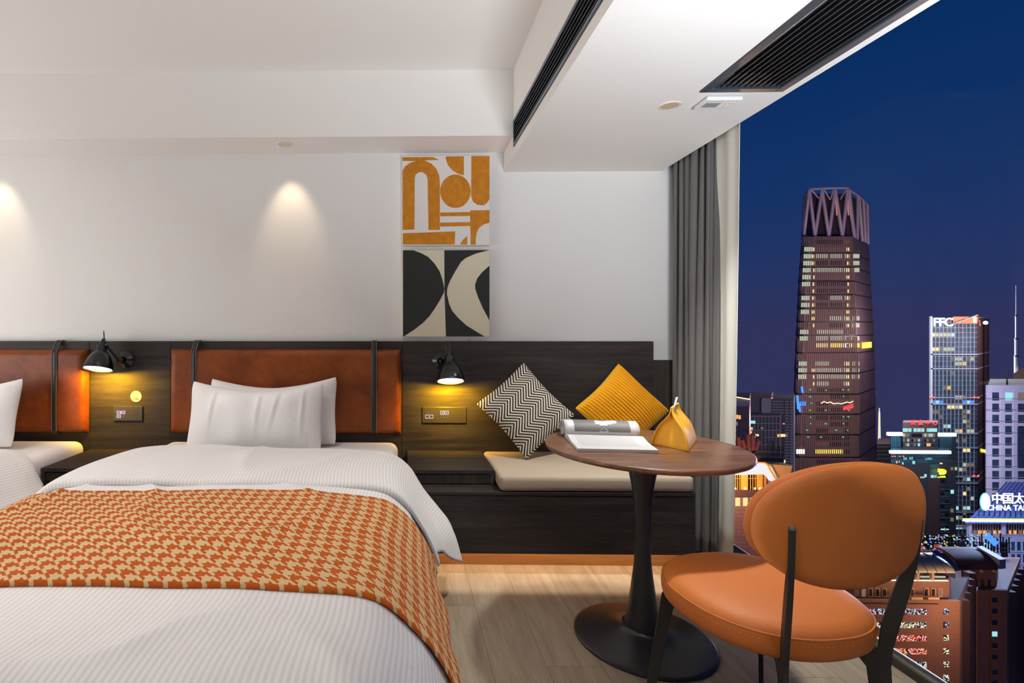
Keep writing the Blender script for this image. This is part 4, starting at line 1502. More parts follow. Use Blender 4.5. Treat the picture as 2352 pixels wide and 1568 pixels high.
def tower_plan(y, ins=0.0):
    a, b = xl(y) + ins, xr(y) - ins
    return [(a, D + 46), (a + 2.5, D + 24), (a + 8, D + 9), (a + 18, D + 2), (a + 30, D), (b - 58, D), (b - 48, D + 1.5), (b - 40, D + 7), (b - 36, D + 16), (b - 10, D + 78), (b - 3, D + 96), (b - 12, D + 120), (b - 60, D + 140), (a + 40, D + 120)]


seg = [541, 581, 613, 645, 676, 707, 738, 770, 810, 857, 905, 951, 998, 1050, 1100, 1160, 1240]
zrow = lambda y: at(1900, y, D).z
for s0, s1 in zip(seg, seg[1:]):
    top = [(at(px, PPY, Y).x, Y, zrow(s0 + 1.5)) for px, Y in tower_plan(s0, 2.2)]
    bot_ = [(at(px, PPY, Y).x, Y, zrow(s1 - 1.5)) for px, Y in tower_plan(s1, 0.4)]
    m = MB()
    m.grid([[t_, b_] for t_, b_ in zip(top, bot_)], close_u=True)
    m._f(range(0, 2 * len(top), 2))
    m._f(range(1, 2 * len(top), 2))
    m.build('facade_band', C['tower'], tw)
    l0 = [(at(px, PPY, Y).x, Y, zrow(s1 - 1.5)) for px, Y in tower_plan(s1, 1.2)]
    MB().prism(l0, (0, 0, zrow(s1 + 1.5) - zrow(s1 - 1.5))).build('ledge', C['towerdark'], tw)
    # fins
    m = MB()
    px = xl(s1) + 9
    while px < xr(s1) - 44:
        depth = 0 if px > xl(s1) + 24 else lerp(10, 0.5, (px - xl(s1) - 9) / 15)
        a, b = at(px, s0 + 2.5, D + depth), at(px + 0.9, s1 - 2, D + depth)
        m.box(a.x, b.x, D + depth - 2.4, D + depth + 3, b.z, a.z)
        px += 4.7
    f = m.build('fins', C['fin'], tw)
    f['kind'] = 'stuff'
bays = [('L', 9, 31, True), ('A', 1874, 1903, False), ('B', 1906, 1935, False), ('C', 1938, 1951, False), ('E', 1956, 1975, False)]
litrow = {  # pixel row of the floor: state of the five bays
    556: 'dddpd', 572: 'wpppd', 588: 'wwwww', 604: 'wdddw', 620: 'wwwww', 636: 'wpppd', 652: 'wdddd', 668: 'ddddd', 684: 'wdwwp', 700: 'wdddd', 716: 'wpppp', 731: 'ppwww',
    747: 'dpdpw', 762: 'wwwpp', 777: 'wwwww', 793: 'psyhy', 817: 'dpppd', 835: 'wwpww', 850: 'wwwww', 865: 'wwwww', 881: 'pwpwd', 896: 'ddddd', 912: 'dpddd', 927: 'bdpdd', 941: 'ddddd',
    959: 'ddddp', 974: 'dpddd', 989: 'ddpdd', 1006: 'ddddd', 1020: 'ppddp', 1037: 'hyydp', 1060: 'ddddd', 1075: 'ddddd', 1092: 'ddddd'}
for y, st_ in litrow.items():
    for (nm, a, b, rel), s in zip(bays, st_):
        if rel:
            for q in range(0 if s in 'dp' else 4):
                u0, u1 = xl(y) + 12 + q * 5, xl(y) + 14.4 + q * 5
                dep = 3.0 if q == 0 else (1.0 if q == 1 else -0.3)
                fb('window', W[s], tw, D + dep, u0, y - 5, u1, y + 5, 0.0, 1.6)
        elif nm == 'E':
            for q in range(0 if s in 'dp' else 4):
                u0 = a + q * 4.9
                dep = float(np.interp(u0 - xr(y), [-58, -48, -40, -36, -10], [0, 1.5, 7, 16, 78]))
                fb('window', W[s], tw, D + dep, u0, y - 5, u0 + 3.4, y + 4.5, -1.0, 0.9)
        else:
            fb('window', W[s], tw, D, a, y - 5, b, y + 4.5, 0.05, 0.6)
    if 570 < y < 905:
        fb('stair_window', W['s' if y < 760 or y in (850, 865, 881) else 'p'], tw, D, 1866, y - 3.5, 1870.5, y + 4, 0.1, 1.4)
        fb('stair_window', W['s' if y < 760 or y in (835, 850, 865, 881) else 'p'], tw, D, 1945, y - 3.5, 1950.5, y + 4, 0.7, 1.4)
# gold restaurant floor wrapping round the corner
for q in range(5):
    t0, t1 = q / 5, (q + 0.8) / 5
    a, b = at(lerp(xr(793) - 34, xr(793) - 12, t0), 793, lerp(D + 20, D + 74, t0)), at(lerp(xr(793) - 34, xr(793) - 12, t1), 793, lerp(D + 20, D + 74, t1))
    MB().prism([(a.x, a.y - 3, zrow(801)), (b.x, b.y - 3, zrow(801)), (b.x, b.y - 3, zrow(787)), (a.x, a.y - 3, zrow(787))], (0, 1.5, 0)).build('window', W['y'], tw)
for gx, gy in [(1862, 895), (1898, 896), (1938, 895), (1950, 895), (1862, 911), (1938, 910), (1864, 926), (1862, 942), (1898, 942), (1951, 942), (1862, 958), (1938, 957), (1950, 957), (1862, 973), (1898, 973), (1938, 973), (1855, 988), (1922, 988), (1947, 988), (1857, 1004), (1887, 1004), (1938, 1004)]:
    fb('green_lamp', SG['green'], tw, D, gx - 1.1, gy - 1.1, gx + 1.1, gy + 1.1, 0.6, 2.8)
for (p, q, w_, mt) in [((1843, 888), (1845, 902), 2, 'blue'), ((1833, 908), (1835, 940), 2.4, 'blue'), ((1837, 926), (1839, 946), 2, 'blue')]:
    bar3(MB(), D, p, q, w_, -1, 2.2).build('blue_reflection', SG[mt], tw)  # reflections on the glass, drawn as glowing bars
m = MB()
sq_ = [(1886, 926), (1893, 922), (1900, 925), (1908, 923), (1914, 927), (1924, 926), (1934, 927), (1946, 923), (1952, 925), (1960, 921)]
for a, b in zip(sq_, sq_[1:]):
    bar3(m, D, a, b, 1.6, 2.4, 2.8)
m.build('lit_script', SG['warm'], tw)
m = MB()
for q in range(6):
    bar3(m, D, (1938 + q * 3.8, 942 - q * 0.8), (1940 + q * 3.8, 933 - q * 1.2), 1.8, 2.4, 3.0)
bar3(m, D, (1937, 941), (1961, 934), 1.6, 2.4, 3.0)
m.build('red_reflection', SG['red'], tw)  # reflected red lettering, drawn as glowing strokes
# open crown of V braces
crown = MB()
zt, zb_ = zrow(432), zrow(541)
cx0, cx1 = 1846, 1994
topR = lambda: None


def cr(px, py, Y):
    p = at(px, PPY, Y)
    return Vector((p.x, Y, zrow(py)))


CRW = 2.4
ct = [(1859, D + 6), (1888, D + 4), (1918, D + 4), (1947, D + 5)]
cb = [(1846, D + 20), (1872, D + 6), (1904, D + 5), (1935, D + 6), (1963, D + 30)]
mts = []
for k, (tx, ty) in enumerate(ct):
    for (bx_, by_) in (cb[k], cb[k + 1]):
        mts.append(((tx, 434, ty), (bx_, 541, by_)))
mts += [((1848, 436, D + 40), (1844, 541, D + 40)), ((1971, 433, D + 46), (1969, 541, D + 46)), ((1973, 436, D + 50), (1981, 541, D + 60)), ((1983, 440, D + 66), (1988, 541, D + 72)), ((1992, 444, D + 84), (1994, 541, D + 90)), ((1950, 433, D + 10), (1963, 541, D + 32))]
for a, b in mts:
    MB().tube([cr(*a), cr(*b)], CRW, 6).build('crown_brace', C['crown'], tw)
ringp = [(1848, 436, D + 40), (1859, 432, D + 6), (1888, 431, D + 4), (1918, 430, D + 4), (1947, 430, D + 5), (1956, 433, D + 20), (1971, 433, D + 46), (1992, 444, D + 84)]
MB().tube([cr(*p) for p in ringp], 2.0, 6).build('crown_ring', C['crown'], tw)
for a, b, c_ in [((1864, 434, D + 5), (1884, 456, D + 8), 1.2), ((1893, 434, D + 5), (1907, 456, D + 8), 1.0), ((1914, 434, D + 5), (1907, 456, D + 8), 1.0), ((1944, 434, D + 5), (1930, 455, D + 8), 1.0)]:
    MB().tube([cr(*a), cr(*b)], c_, 5).build('crown_strut', C['crown'], tw)
core = [(1852, D + 40), (1862, D + 14), (1945, D + 14), (1966, D + 50), (1989, D + 92), (1975, D + 120), (1880, D + 110)]
z0c = zrow(541)
MB().prism([(at(px, PPY, Y).x, Y, z0c) for px, Y in core], (0, 0, zrow(440) - z0c)).build('crown_core', C['towerdark'], tw)
for px in (1894, 1921, 1948):
    bar3(MB(), D, (px - 1, 452), (px + 2, 494), 1.5, -5, -3.4).build('crown_strut_glow', emit('painted_strut_glow', srgb(214, 140, 120), 0.6), tw)  # glow stands in for warm light falling on the crown struts

# ---------------------------------------------------------------- lattice spire
D = 1500.0
sp_ = building('slender lit broadcast spire rising beside the tall skyscraper', D, 2020.5, 'tower', 'broadcast_spire')
m = MB()
for s_ in (-1, 1):
    bar3(m, D, (2020.5 + s_ * 2.2, 1022), (2020.5 + s_ * 0.8, 945), 0.9, 0, 2)
for k in range(14):
    y0_, y1_ = 1020 - k * 5.3, 1020 - (k + 1) * 5.3
    w0, w1 = 2.2 - 0.1 * k, 2.2 - 0.1 * (k + 1)
    bar3(m, D, (2020.5 - w0, y0_), (2020.5 + w1, y1_), 0.6, 0, 2)
    bar3(m, D, (2020.5 + w0, y0_), (2020.5 - w1, y1_), 0.6, 0, 2)
m.build('lattice', SG['spire'], sp_)  # light on the steel is painted as its own glow
bar3(MB(), D, (2020.5, 946), (2020.5, 937), 1.0, 0, 2).build('needle', SG['spire'], sp_)
fb('base', C['greydark'], sp_, D, 2016, 1020, 2025, 1120, 0, 20)
lw = building('low dark block at the foot of the lattice spire', 760.0, 2030)
plan([(2014, 760), (2046, 760), (2050, 800), (2018, 800)], 1019, 760).build('body', C['greydark'], lw)
for k in range(7):
    fb('floor_line', C['greywall'], lw, 760, 2015, 1026 + k * 9, 2045, 1027.2 + k * 9, 0.1, 1.0)

# ---------------------------------------------------------------- glass tower with the white letters
D = 620.0
ff = building('blue glass office tower with glowing white letters at its top corner', D, 2195, 'skyscraper', 'office_tower')
plan([(2139, D), (2245, D), (2272, D + 62), (2230, D + 80), (2160, D + 70)], 730, D).build('body', C['glassblue'], ff)
plan([(2245.5, D - 0.5), (2272.3, D + 61), (2270, D + 62), (2244, D + 1)], 738, D).build('side_wall', C['maroon'], ff)
m = MB()
k = 0
x = 2139.5
while x < 2246:
    FB(m, D, x, 730, x + 0.75, 1420, 0.0, 0.8)
    x += 8.95
y = 740.95
while y < 1420:
    FB(m, D, 2139, y, 2245, y + 0.7, 0.0, 0.7)
    y += 11.05
g_ = m.build('curtain_wall_grid', C['steel'], ff)
g_['kind'] = 'stuff'
fb('corner_pilaster', C['whitewall'], ff, D, 2137.6, 726, 2142, 1420, 0, 1.6)
for y in (813, 846, 912, 927, 994, 1026.5, 1092.7, 1107.5, 1173.6, 1206.6):
    zA, zB = at(1900, y - 1.5, D).z, at(1900, y + 1.5, D).z
    a, b, c2_ = at(2138, PPY, D - 1.6), at(2245.5, PPY, D - 1.6), at(2272.6, PPY, D + 60)
    MB().prism([(a.x, D - 1.6, zB), (b.x, D - 1.6, zB), (c2_.x, D + 60, zB), (c2_.x - 0.5, D + 62, zB), (b.x - 0.3, D + 0.2, zB), (a.x, D + 0.2, zB)], (0, 0, zA - zB)).build('ledge', C['steel'], ff)
MB().prism([tuple(at(2257, 745, D + 26)), tuple(at(2259.5, 745, D + 31)), tuple(at(2259.5, 1400, D + 31)), tuple(at(2257, 1400, D + 26))], (-0.4, -1.5, 0)).build('shaft', C['blacksteel'], ff)
plan([(2189, D - 1.2), (2245, D - 1.2), (2260, D + 40), (2200, D + 40)], 727, D, ybot=743).build('roof_screen', plain('orange_lit_screen', srgb(196, 120, 84), 0.6), ff)  # orange light at the tower top put into the screen colour
bar3(MB(), D, (2188, 744), (2247, 723), 2.0, 1.4, 2.6).build('roof_brace', C['steel'], ff)
for px_, w_ in ((2238, 1.4), (2242, 1.4)):
    bar3(MB(), D, (px_, 741), (px_, 727), w_, 1.3, 2.2).build('roof_light', SG['warm'], ff)
bar3(MB(), D, (2189, 729), (2230, 730), 1.4, 1.3, 2.0).build('roof_light', W['a'], ff)
for cx_, ch_ in ((2150, 'F'), (2163.5, 'F'), (2179, 'C')):
    sign_text(ch_, cx_, 740.5, 19, D, SG['white'], ff, 2.0, kx=1.15, off=0.22)
MB().lathe([(0.0, 2.2), (1.6, 1.6), (2.2, 0), (1.6, -1.6), (0, -2.2)], 10, Matrix.Translation(at(2253, 741, D + 14) + Vector((0, -5, 0)))).build('flood_lamp', SG['white'], ff)
bar3(MB(), D, (2250, 735), (2251.5, 748), 2.0, -12, -10).build('red_lamp', SG['beacon'], ff)
lits = [(764, [(0, 's'), (1, 'w'), (2, 'w'), (3, 'w'), (4, 'w'), (5, 'c')]), (797, [(0, 's'), (1, 's'), (2, 'm'), (3, 'w'), (4, 'w'), (5, 'w')]), (819, [(5, 'm'), (6, 'w'), (7, 'w'), (9, 'm'), (10, 'w'), (11, 'w')]),
        (830, [(6, 'w'), (7, 'w'), (8, 'a')]), (852, [(5, 'm')]), (886, [(3, 'm'), (4, 'a')]), (908, [(6, 'w'), (7, 'w'), (8, 'm')]), (920, [(0, 'b'), (1, 'c'), (2, 'b'), (8, 'b'), (9, 'c'), (10, 'b')]),
        (933, [(4, 's'), (5, 's'), (6, 'w'), (7, 's')]), (944, [(0, 'm'), (1, 'm'), (8, 'm'), (9, 'w')]), (955, [(2, 'm'), (8, 'm')]), (967, [(8, 'w'), (9, 'm')]), (978, [(3, 'w'), (4, 'c'), (9, 'm')]),
        (988, [(6, 'w'), (7, 'a'), (9, 'w'), (10, 'w'), (11, 'm')]), (1008, [(6, 'm'), (8, 'm')]), (1032, [(8, 's'), (9, 's')]), (1063, [(1, 'm'), (8, 'w'), (9, 'm'), (10, 'm')]), (1075, [(8, 'm'), (7, 'w')]), (1100, [(8, 'm'), (9, 'c')]),
        (1120, [(9, 'm')]), (1134, [(8, 's')]), (1148, [(10, 'w')]), (1165, [(6, 'c'), (8, 'w'), (9, 'c')]), (1180, [(8, 'm')]), (1190, [(6, 'w'), (7, 'm')]), (1210, [(6, 'c'), (7, 'w'), (8, 'm')])]
for y, cells in lits:
    yy = 752.0 + round((y - 752.0 - 5.5) / 11.05) * 11.05
    for c_, s in cells:
        if c_ > 10:
            continue
        u = 2139.5 + c_ * 8.95
        fb('window', W[s], ff, D, u + 1.4, yy + 1.8, u + 8.6, yy + 9.5, 0.05, 0.35)
for px_, py_ in ((2137.5, 913), (2144, 912.5), (2238, 912), (2247, 912.5), (2237, 1092.5), (2247, 1092.5)):
    p = at(px_, py_, D - 3)
    MB().lathe([(0.0, 1.0), (0.75, 0.7), (1.0, 0), (0.75, -0.7), (0, -1.0)], 8, Matrix.Translation(p)).build('beacon', SG['beacon'], ff)
MB().prism([tuple(at(2252, 1030, D + 13)), tuple(at(2267, 1033, D + 49)), tuple(at(2267, 1041, D + 49)), tuple(at(2252, 1037, D + 13))], (-0.3, -2.2, 0)).build('window', W['y'], ff)

# ---------------------------------------------------------------- teal building with the red characters
D = 480.0
fo = building('teal glass building with red characters and long white light bars', D, 2115, 'building', 'office_block')
plan([(2046, D), (2186, D), (2196, D + 12), (2192, D + 16), (2048, D + 16)], 1000, D).build('body', C['teal'], fo)
plan([(2073.5, D - 5), (2154, D - 5), (2154, D + 6), (2075, D + 6)], 967, D, ybot=1028).build('upper_block', C['maroon'], fo)
fb('lower_facade', C['greydark'], fo, D, 2047, 1062, 2136, 1400, 0.0, 1.0)
fb('service_core', C['maroon'], fo, D, 2136, 1098, 2159, 1400, 0.0, 2.4)
fb('right_wing', C['greydark'], fo, D, 2159, 1058, 2196, 1400, 0.0, 1.2)
for x0_, x1_, y0_, y1_ in ((2041, 2073.5, 993, 1000.5), (2153.5, 2197, 995, 1002), (2047, 2185, 1035, 1042)):
    fb('light_bar', SG['bar'], fo, D, x0_, y0_, x1_, y1_, 0.5, 2.6)
for px_, ch_ in ((2097.4, '财'), (2114.6, '富'), (2131.3, '中'), (2147.5, '心')):
    sign_text(ch_, px_, 971, 11.5, D, SG['red'], fo, 7.0, off=0.09)
rows_ = [(983.5, 991.5, 'ccwckcwcwckwcccc'), (995.5, 1003, 'wmmkdddddmwmwwmk'), (1008, 1014, 'mkwkdmkwkkdmkkmk'), (1018, 1024.5, 'kmwkkmkckkdaakkk')]
for y0_, y1_, st_ in rows_:
    for q, s in enumerate(st_):
        u = 2074.6 + q * 4.92
        fb('window', W[s], fo, D - 5, u, y0_, u + 4.1, y1_, 0.05, 0.5)
m = MB()
x = 2047.0
while x < 2186:
    FB(m, D, x, 1004, x + 0.7, 1062, 0.0, 0.8)
    x += 4.6
for y in (1026, 1050, 1062, 1074):
    FB(m, D, 2046, y, 2186, y + 1, 0.0, 0.9)
g_ = m.build('mullions', C['glassblue'], fo)
g_['kind'] = 'stuff'
for px_, py_, w_, h_, s in [(2080, 1053, 8, 5, 'c'), (2092, 1052, 9, 6, 'c'), (2136, 1053, 9, 5, 'c'), (2127, 1054, 3, 4, 'w'), (2099, 1062, 5, 7, 'c'), (2060, 1061, 3, 5, 'a'), (2066, 1060, 2, 4, 'w'), (2074, 1064, 3, 5, 'c'), (2162, 1064, 6, 3, 's'),
                              (2119, 1096, 10, 4, 'w'), (2126, 1092, 5, 7, 'c'), (2142, 1094, 6, 6, 'c'), (2149, 1094, 5, 5, 'w'), (2156, 1097, 4, 5, 'c'), (2110, 1124, 2, 3, 'w'), (2104, 1108, 5, 6, 'w'),
                              (2187, 1076, 6, 7, 'm'), (2196, 1076, 5, 7, 'w'), (2187.5, 1129, 7, 9, 'c'), (2187, 1172, 7, 9, 'm'), (2187, 1193, 7, 8, 'm'), (2166, 1215, 9, 7, 'c'), (2176, 1215, 7, 7, 'w'), (2121, 1215, 2, 26, 'c'), (2122, 1190, 1.5, 20, 'c')]:
    n_ = 0.0 if py_ < 1058 else (1.0 if px_ < 2136 else (2.4 if px_ < 2159 and py_ > 1098 else 1.2))
    fb('window', W[s], fo, D, px_ - w_ / 2, py_ - h_ / 2, px_ + w_ / 2, py_ + h_ / 2, n_ - 0.1, n_ + 0.2)
for j in range(13):
    for i in range(2):
        fb('window', W['k' if (i + j) % 3 else 'd'], fo, D, 2161.5 + i * 10, 1102 + j * 9.6, 2169.5 + i * 10, 1108 + j * 9.6, 0.5, 1.6)
for j in range(9):
    fb('ledge', C['greywall'], fo, D, 2160, 1122.5 + j * 16.5, 2181, 1124 + j * 16.5, 0.5, 1.9)
ym = MB()
for q, (y0_, y1_) in enumerate([(1084, 1076), (1090, 1078), (1090, 1077), (1090, 1077), (1090, 1078), (1088, 1080)]):
    bar3(ym, D, (2157 + q * 3.0, y0_), (2158 + q * 3.0, y1_), 2.3, 2.5, 3.5)
bar3(ym, D, (2161, 1095), (2172, 1095), 3.2, 2.5, 3.5)
ym.build('yellow_emblem', SG['yellow'], fo)
for px_ in (2050, 2056, 2067, 2076):
    fb('red_lamp', SG['beacon'], fo, D, px_ - 1.0, 1047, px_ + 1.0, 1049, 0.5, 1.2)

# ---------------------------------------------------------------- lavender office block
D = 380.0
lv = building('pale lavender office block with square dark windows at the right edge', D, 2320, 'building', 'office_block')
plan([(2269, D), (2430, D), (2440, D + 50), (2274, D + 50)], 884, D).build('body', C['greydark'], lv)
cols = [2269, 2279, 2298.3, 2308.6, 2327.8, 2338, 2357.5, 2368, 2387]
for a, b in zip(cols[0::2], cols[1::2]):
    fb('pier', C['whitewall'], lv, D, a, 885, b, 1400, 0.0, 1.4)
wr_ = [901 + 25.8 * k for k in range(16)]
prev = 884.0
for k, y in enumerate(wr_):
    fb('spandrel', C['whitewall'], lv, D, 2269, prev, 2400, y, 0.0, 1.2)
    fb('sill', C['steel'], lv, D, 2268.5, y + 14.4, 2400, y + 15.6, 0.3, 1.9)
    for i in range(4):
        s = 'c' if (k, i) == (0, 1) else ('m' if (k, i) == (0, 2) else 'k')
        fb('window', W[s], lv, D, cols[1 + 2 * i], y, cols[2 + 2 * i] if i < 3 else 2400, y + 18.4, 0.0, 0.4)
    prev = y + 18.4
for k in range(12):
    fb('parapet_panel', C['whitewall'], lv, D, 2269.3 + k * 9.9, 884.5, 2278.6 + k * 9.9, 894, 1.2, 1.6)
fb('glass_bay', C['glassblue'], lv, D, 2338.5, 981, 2400, 1073, 1.3, 1.9)
for px_ in (2315,):
    bar3(MB(), D, (px_, 884), (px_, 850), 0.8, -6, -5).build('antenna', C['blacksteel'], lv)
D2 = 470.0
py = building('stone pylon and tall mast behind the lavender office block', D2, 2345, 'building', 'mast_building')
MB().hull8([tuple(at(2328, 1000, D2)), tuple(at(2420, 1000, D2)), tuple(at(2420, 1000, D2 + 30)), tuple(at(2332, 1000, D2 + 30)),
            tuple(at(2328, 857, D2)), tuple(at(2350, 845, D2)), tuple(at(2352, 845, D2 + 30)), tuple(at(2332, 857, D2 + 30))]).build('pylon', C['trimstone'], py)
for y0_, y1_, w_ in ((858, 818, 6.5), (818, 778, 5.0), (778, 725, 3.4), (725, 655, 1.6)):
    p, q = at(2334, y0_, D2 + 4), at(2334, y1_, D2 + 4)
    MB().tube([p, q], w_ / 2 / FPX * D2, 10).build('mast_section', C['steel'], py, smooth=True)
    if w_ > 2:
        MB().tube([q - Vector((0, 0, 0.5)), q + Vector((0, 0, 0.7))], w_ / 1.6 / FPX * D2, 10).build('mast_collar', C['blacksteel'], py)

# ---------------------------------------------------------------- white building under the blue roof
D = 260.0
wb = building('white and blue lit building under a blue roof with a white sign', D, 2310, 'building', 'office_block')
plan([(2226, D), (2420, D), (2424, D + 14), (2230, D + 14)], 1228, D).build('body', C['whitewall'], wb)
plan([(2232, D + 3), (2420, D + 3), (2420, D + 10), (2235, D + 10)], 1199, D, ybot=1229).build('glass_storey', C['glassdark'], wb)
for k in range(26):
    fb('mullion', C['trimstone'], wb, D + 3, 2233 + k * 6.0, 1200, 2233.9 + k * 6.0, 1227, 0.0, 0.3)
for px_ in (2227, 2307.5, 2388):
    fb('column', C['whitewall'], wb, D, px_, 1199, px_ + 2.4, 1229, -1.0, 0.4)
for k in range(11):
    fb('warm_window', W['a' if k % 3 else 'm'], wb, D + 3, 2236 + k * 11.5, 1218, 2243 + k * 11.5, 1226, 0.05, 0.2)
zE, zR = at(1900, 1191, D).z, at(1900, 1104, D).z
e0, e1 = at(2217, PPY, D - 4), at(2440, PPY, D - 4)
r0, r1 = at(2312, PPY, D + 26), at(2460, PPY, D + 26)
zR2 = at(1900, 1104, D + 26).z
MB().prism([(e0.x, D - 4, zE), (r0.x, D + 26, zR2), (r1.x, D + 26, zR2), (e1.x, D - 4, zE)], (0, 0.6, -0.8)).build('roof', C['roofblue'], wb)
MB().prism([(e0.x, D - 4, zE), (r0.x, D + 26, zR2), (at(2316, PPY, D + 60).x, D + 60, zE)], (0.4, 0, -0.6)).build('roof', C['roofblue'], wb)
for k in range(16):
    f = k / 16
    a, b = Vector((lerp(e0.x, e1.x, f + 0.05), D - 4, zE)), Vector((lerp(r0.x, r1.x, f), D + 26, zR2))
    MB().tube([a + Vector((0, 0, 0.15)), b + Vector((0, 0, 0.15))], 0.16, 5).build('roof_rib', C['capblue'], wb)
fb('eave_light', SG['yellow'], wb, D, 2214, 1191, 2420, 1194.5, 4.0, 4.6)
fb('eave_light', SG['warm'], wb, D, 2216, 1195, 2420, 1199, 3.2, 4.4)
DS = D - 1.5
for px_, ch_ in ((2290.5, '中'), (2315.5, '国'), (2341.5, '太'), (2367, '平')):
    sign_text(ch_, px_, 1146, 25, DS, SG['white'], wb, 0.5, off=0.015)
sign_text('CHINA TAIPING', 2331, 1166.4, 12.6, DS, SG['white'], wb, 0.5, kx=0.98, name='sign_lettering', off=0.0)
p = at(2262, 1152, DS)
for rx_, rz_, dy_, mt in ((11.3, 20.3, 0.0, 'cyan'), (9.4, 18.2, -0.3, 'white')):
    MB().prism([(p.x + rx_ / FPX * DS * math.cos(a * math.pi / 16), DS + dy_ - 0.2, p.z + rz_ / FPX * DS * math.sin(a * math.pi / 16)) for a in range(32)], (0, 0.25, 0)).build('oval_emblem', SG[mt], wb)
for k in range(11):
    fb('sign_post', C['blacksteel'], wb, DS, 2249 + k * 12, 1172, 2249.8 + k * 12, 1186, 0.0, 0.3)
for y in [1244 + 28.2 * k for k in range(12)]:
    for x0_ in (2238, 2252, 2266, 2280, 2323.5, 2336.8, 2350.2, 2364):
        fb('window', W['k' if rnd.random() < 0.85 else 'c'], wb, D, x0_, y, x0_ + 7.4, y + 20, 0.02, 0.12)
    fb('ledge', C['whitewall'], wb, D, 2226, y + 22.5, 2410, y + 24, 0.0, 0.7)
fb('corner_window', C['glassdark'], wb, D, 2300, 1244, 2315, 1420, 0.1, 0.3)

# ---------------------------------------------------------------- brown brick hotel blocks in front
D = 160.0
b1 = building('brown brick building with a pale curved canopy and strip windows with painted neon reflections', D, 2080, 'building', 'brick_building')
plan([(1962, D), (2204, D), (2226, D + 16), (1975, D + 16)], 1378, D).build('body', C['brick'], b1)
fb('front_panel', C['brick'], b1, D, 1962, 1386, 2158, 1800, 0.0, 0.7)
plan([(1962, D + 2), (2180, D + 2), (2184, D + 9), (1968, D + 9)], 1334, D, ybot=1379).build('upper_storey', C['brick'], b1)
plan([(1966, D + 3), (2178, D + 3), (2181, D + 7), (1970, D + 7)], 1308, D, ybot=1335).build('glass_storey', C['glassdark'], b1)
plan([(1964, D + 1), (2202, D + 1), (2223, D + 15), (1977, D + 15)], 1377.5, D, ybot=1378.5).build('roof', C['brownroof'], b1)
fb('coping', C['trimstone'], b1, D, 1962, 1377, 2205, 1380, 0.0, 0.9)
fb('lit_ledge', W['h'], b1, D + 2, 1964, 1332.6, 2180, 1334.4, 0.2, 0.9)  # white light on the ledge painted as emission
for px_ in (1975, 2009, 2042, 2074, 2107, 2141):
    fb('pillar', C['trimstone'], b1, D + 2, px_, 1306, px_ + 5, 1333, 0.0, 0.8)
for k in range(6):
    fb('lit_window', W['w' if k != 3 else 'c'], b1, D + 3, 1982 + k * 33.2, 1323, 2006 + k * 33.2, 1331, 0.02, 0.25)
P = []
zc0, zc1 = at(1900, 1286, D).z, at(1900, 1310, D).z
for i in range(22):
    row = []
    px_ = lerp(1966, 2186, i / 21)
    for j in range(9):
        a = R(90 * j / 8)
        row.append((at(px_, PPY, D).x, D + 6.0 - 7.0 * math.sin(a), lerp(zc1, zc0, math.cos(a))))
    P.append(row)
MB().grid(P).build('canopy', C['canopy'], b1, smooth=True, angle=180, solid=0.3)
for i in range(1, 21, 2):
    MB().tube([(p_[0], p_[1] - 0.05, p_[2] + 0.05) for p_ in P[i]], 0.07, 5).build('canopy_seam', C['trimstone'], b1)
q = at(2186, 1286, D)
MB().prism([(q.x, D + 6, zc0 + 0.6), (q.x, D - 1, zc1 + 0.6), (q.x, D - 1, at(1900, 1323, D).z), (q.x, D + 3, at(1900, 1323, D).z)], (at(2204, 1286, D).x - q.x, 0.5, 0)).build('canopy_end', C['capblue'], b1)
for px_ in (1983.5, 2000, 2016, 2032, 2063, 2080, 2095.5, 2128, 2144, 2160):
    f = fb('window_surround', C['trimstone'], b1, D + 2, px_ - 4.8, 1350.5, px_ + 4.8, 1370.5, 0.0, 0.25)
    fb('pane', W['d' if px_ not in (1983.5, 2160) else 'm'], f, D + 2, px_ - 3.4, 1352.5, px_ + 3.4, 1369, 0.2, 0.3)
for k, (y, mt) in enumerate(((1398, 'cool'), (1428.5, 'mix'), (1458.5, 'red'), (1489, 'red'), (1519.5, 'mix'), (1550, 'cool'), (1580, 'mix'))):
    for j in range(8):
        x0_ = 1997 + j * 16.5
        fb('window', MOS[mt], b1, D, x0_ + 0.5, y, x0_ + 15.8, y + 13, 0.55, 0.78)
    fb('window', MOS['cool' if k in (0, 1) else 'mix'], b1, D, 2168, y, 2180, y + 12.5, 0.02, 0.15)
    fb('sill', C['trimstone'], b1, D, 1996, y + 13.2, 2129, y + 14.2, 0.7, 0.9)
m = MB()
for k in range(5):
    a, b = at(2209 + k * 4.2, 1386, D + 4 + k * 4.6), at(2211.5 + k * 4.2, 1386, D + 6 + k * 4.6)
    MB().box(a.x, b.x, a.y, b.y, GZ, at(1900, 1384, D).z - 1.0).build('side_pier', C['brownroof'], b1)
for k in range(3):
    fb('air_unit', C['trimstone'], b1, D, 2056 + k * 38, 1371.5, 2082 + k * 38, 1377, 0.2, 1.2)
D = 190.0
b2 = building('narrower brown brick building with small square windows behind the canopy block', D, 2290, 'building', 'brick_building')
plan([(2245, D), (2313, D), (2343, D + 28), (2262, D + 28)], 1353, D).build('body', C['brick'], b2)
plan([(2246, D + 1), (2312, D + 1), (2341, D + 27), (2262, D + 27)], 1352.3, D, ybot=1353.2).build('roof', C['brownroof'], b2)
fb('pilaster', C['brick'], b2, D, 2245, 1360, 2271.5, 1800, 0.0, 1.0)
fb('pilaster', C['brick'], b2, D, 2276.5, 1355, 2313, 1800, 0.0, 0.6)
plan([(2200, D + 3), (2289, D + 3), (2293, D + 10), (2206, D + 10)], 1314, D, ybot=1354).build('upper_storey', C['brick'], b2)
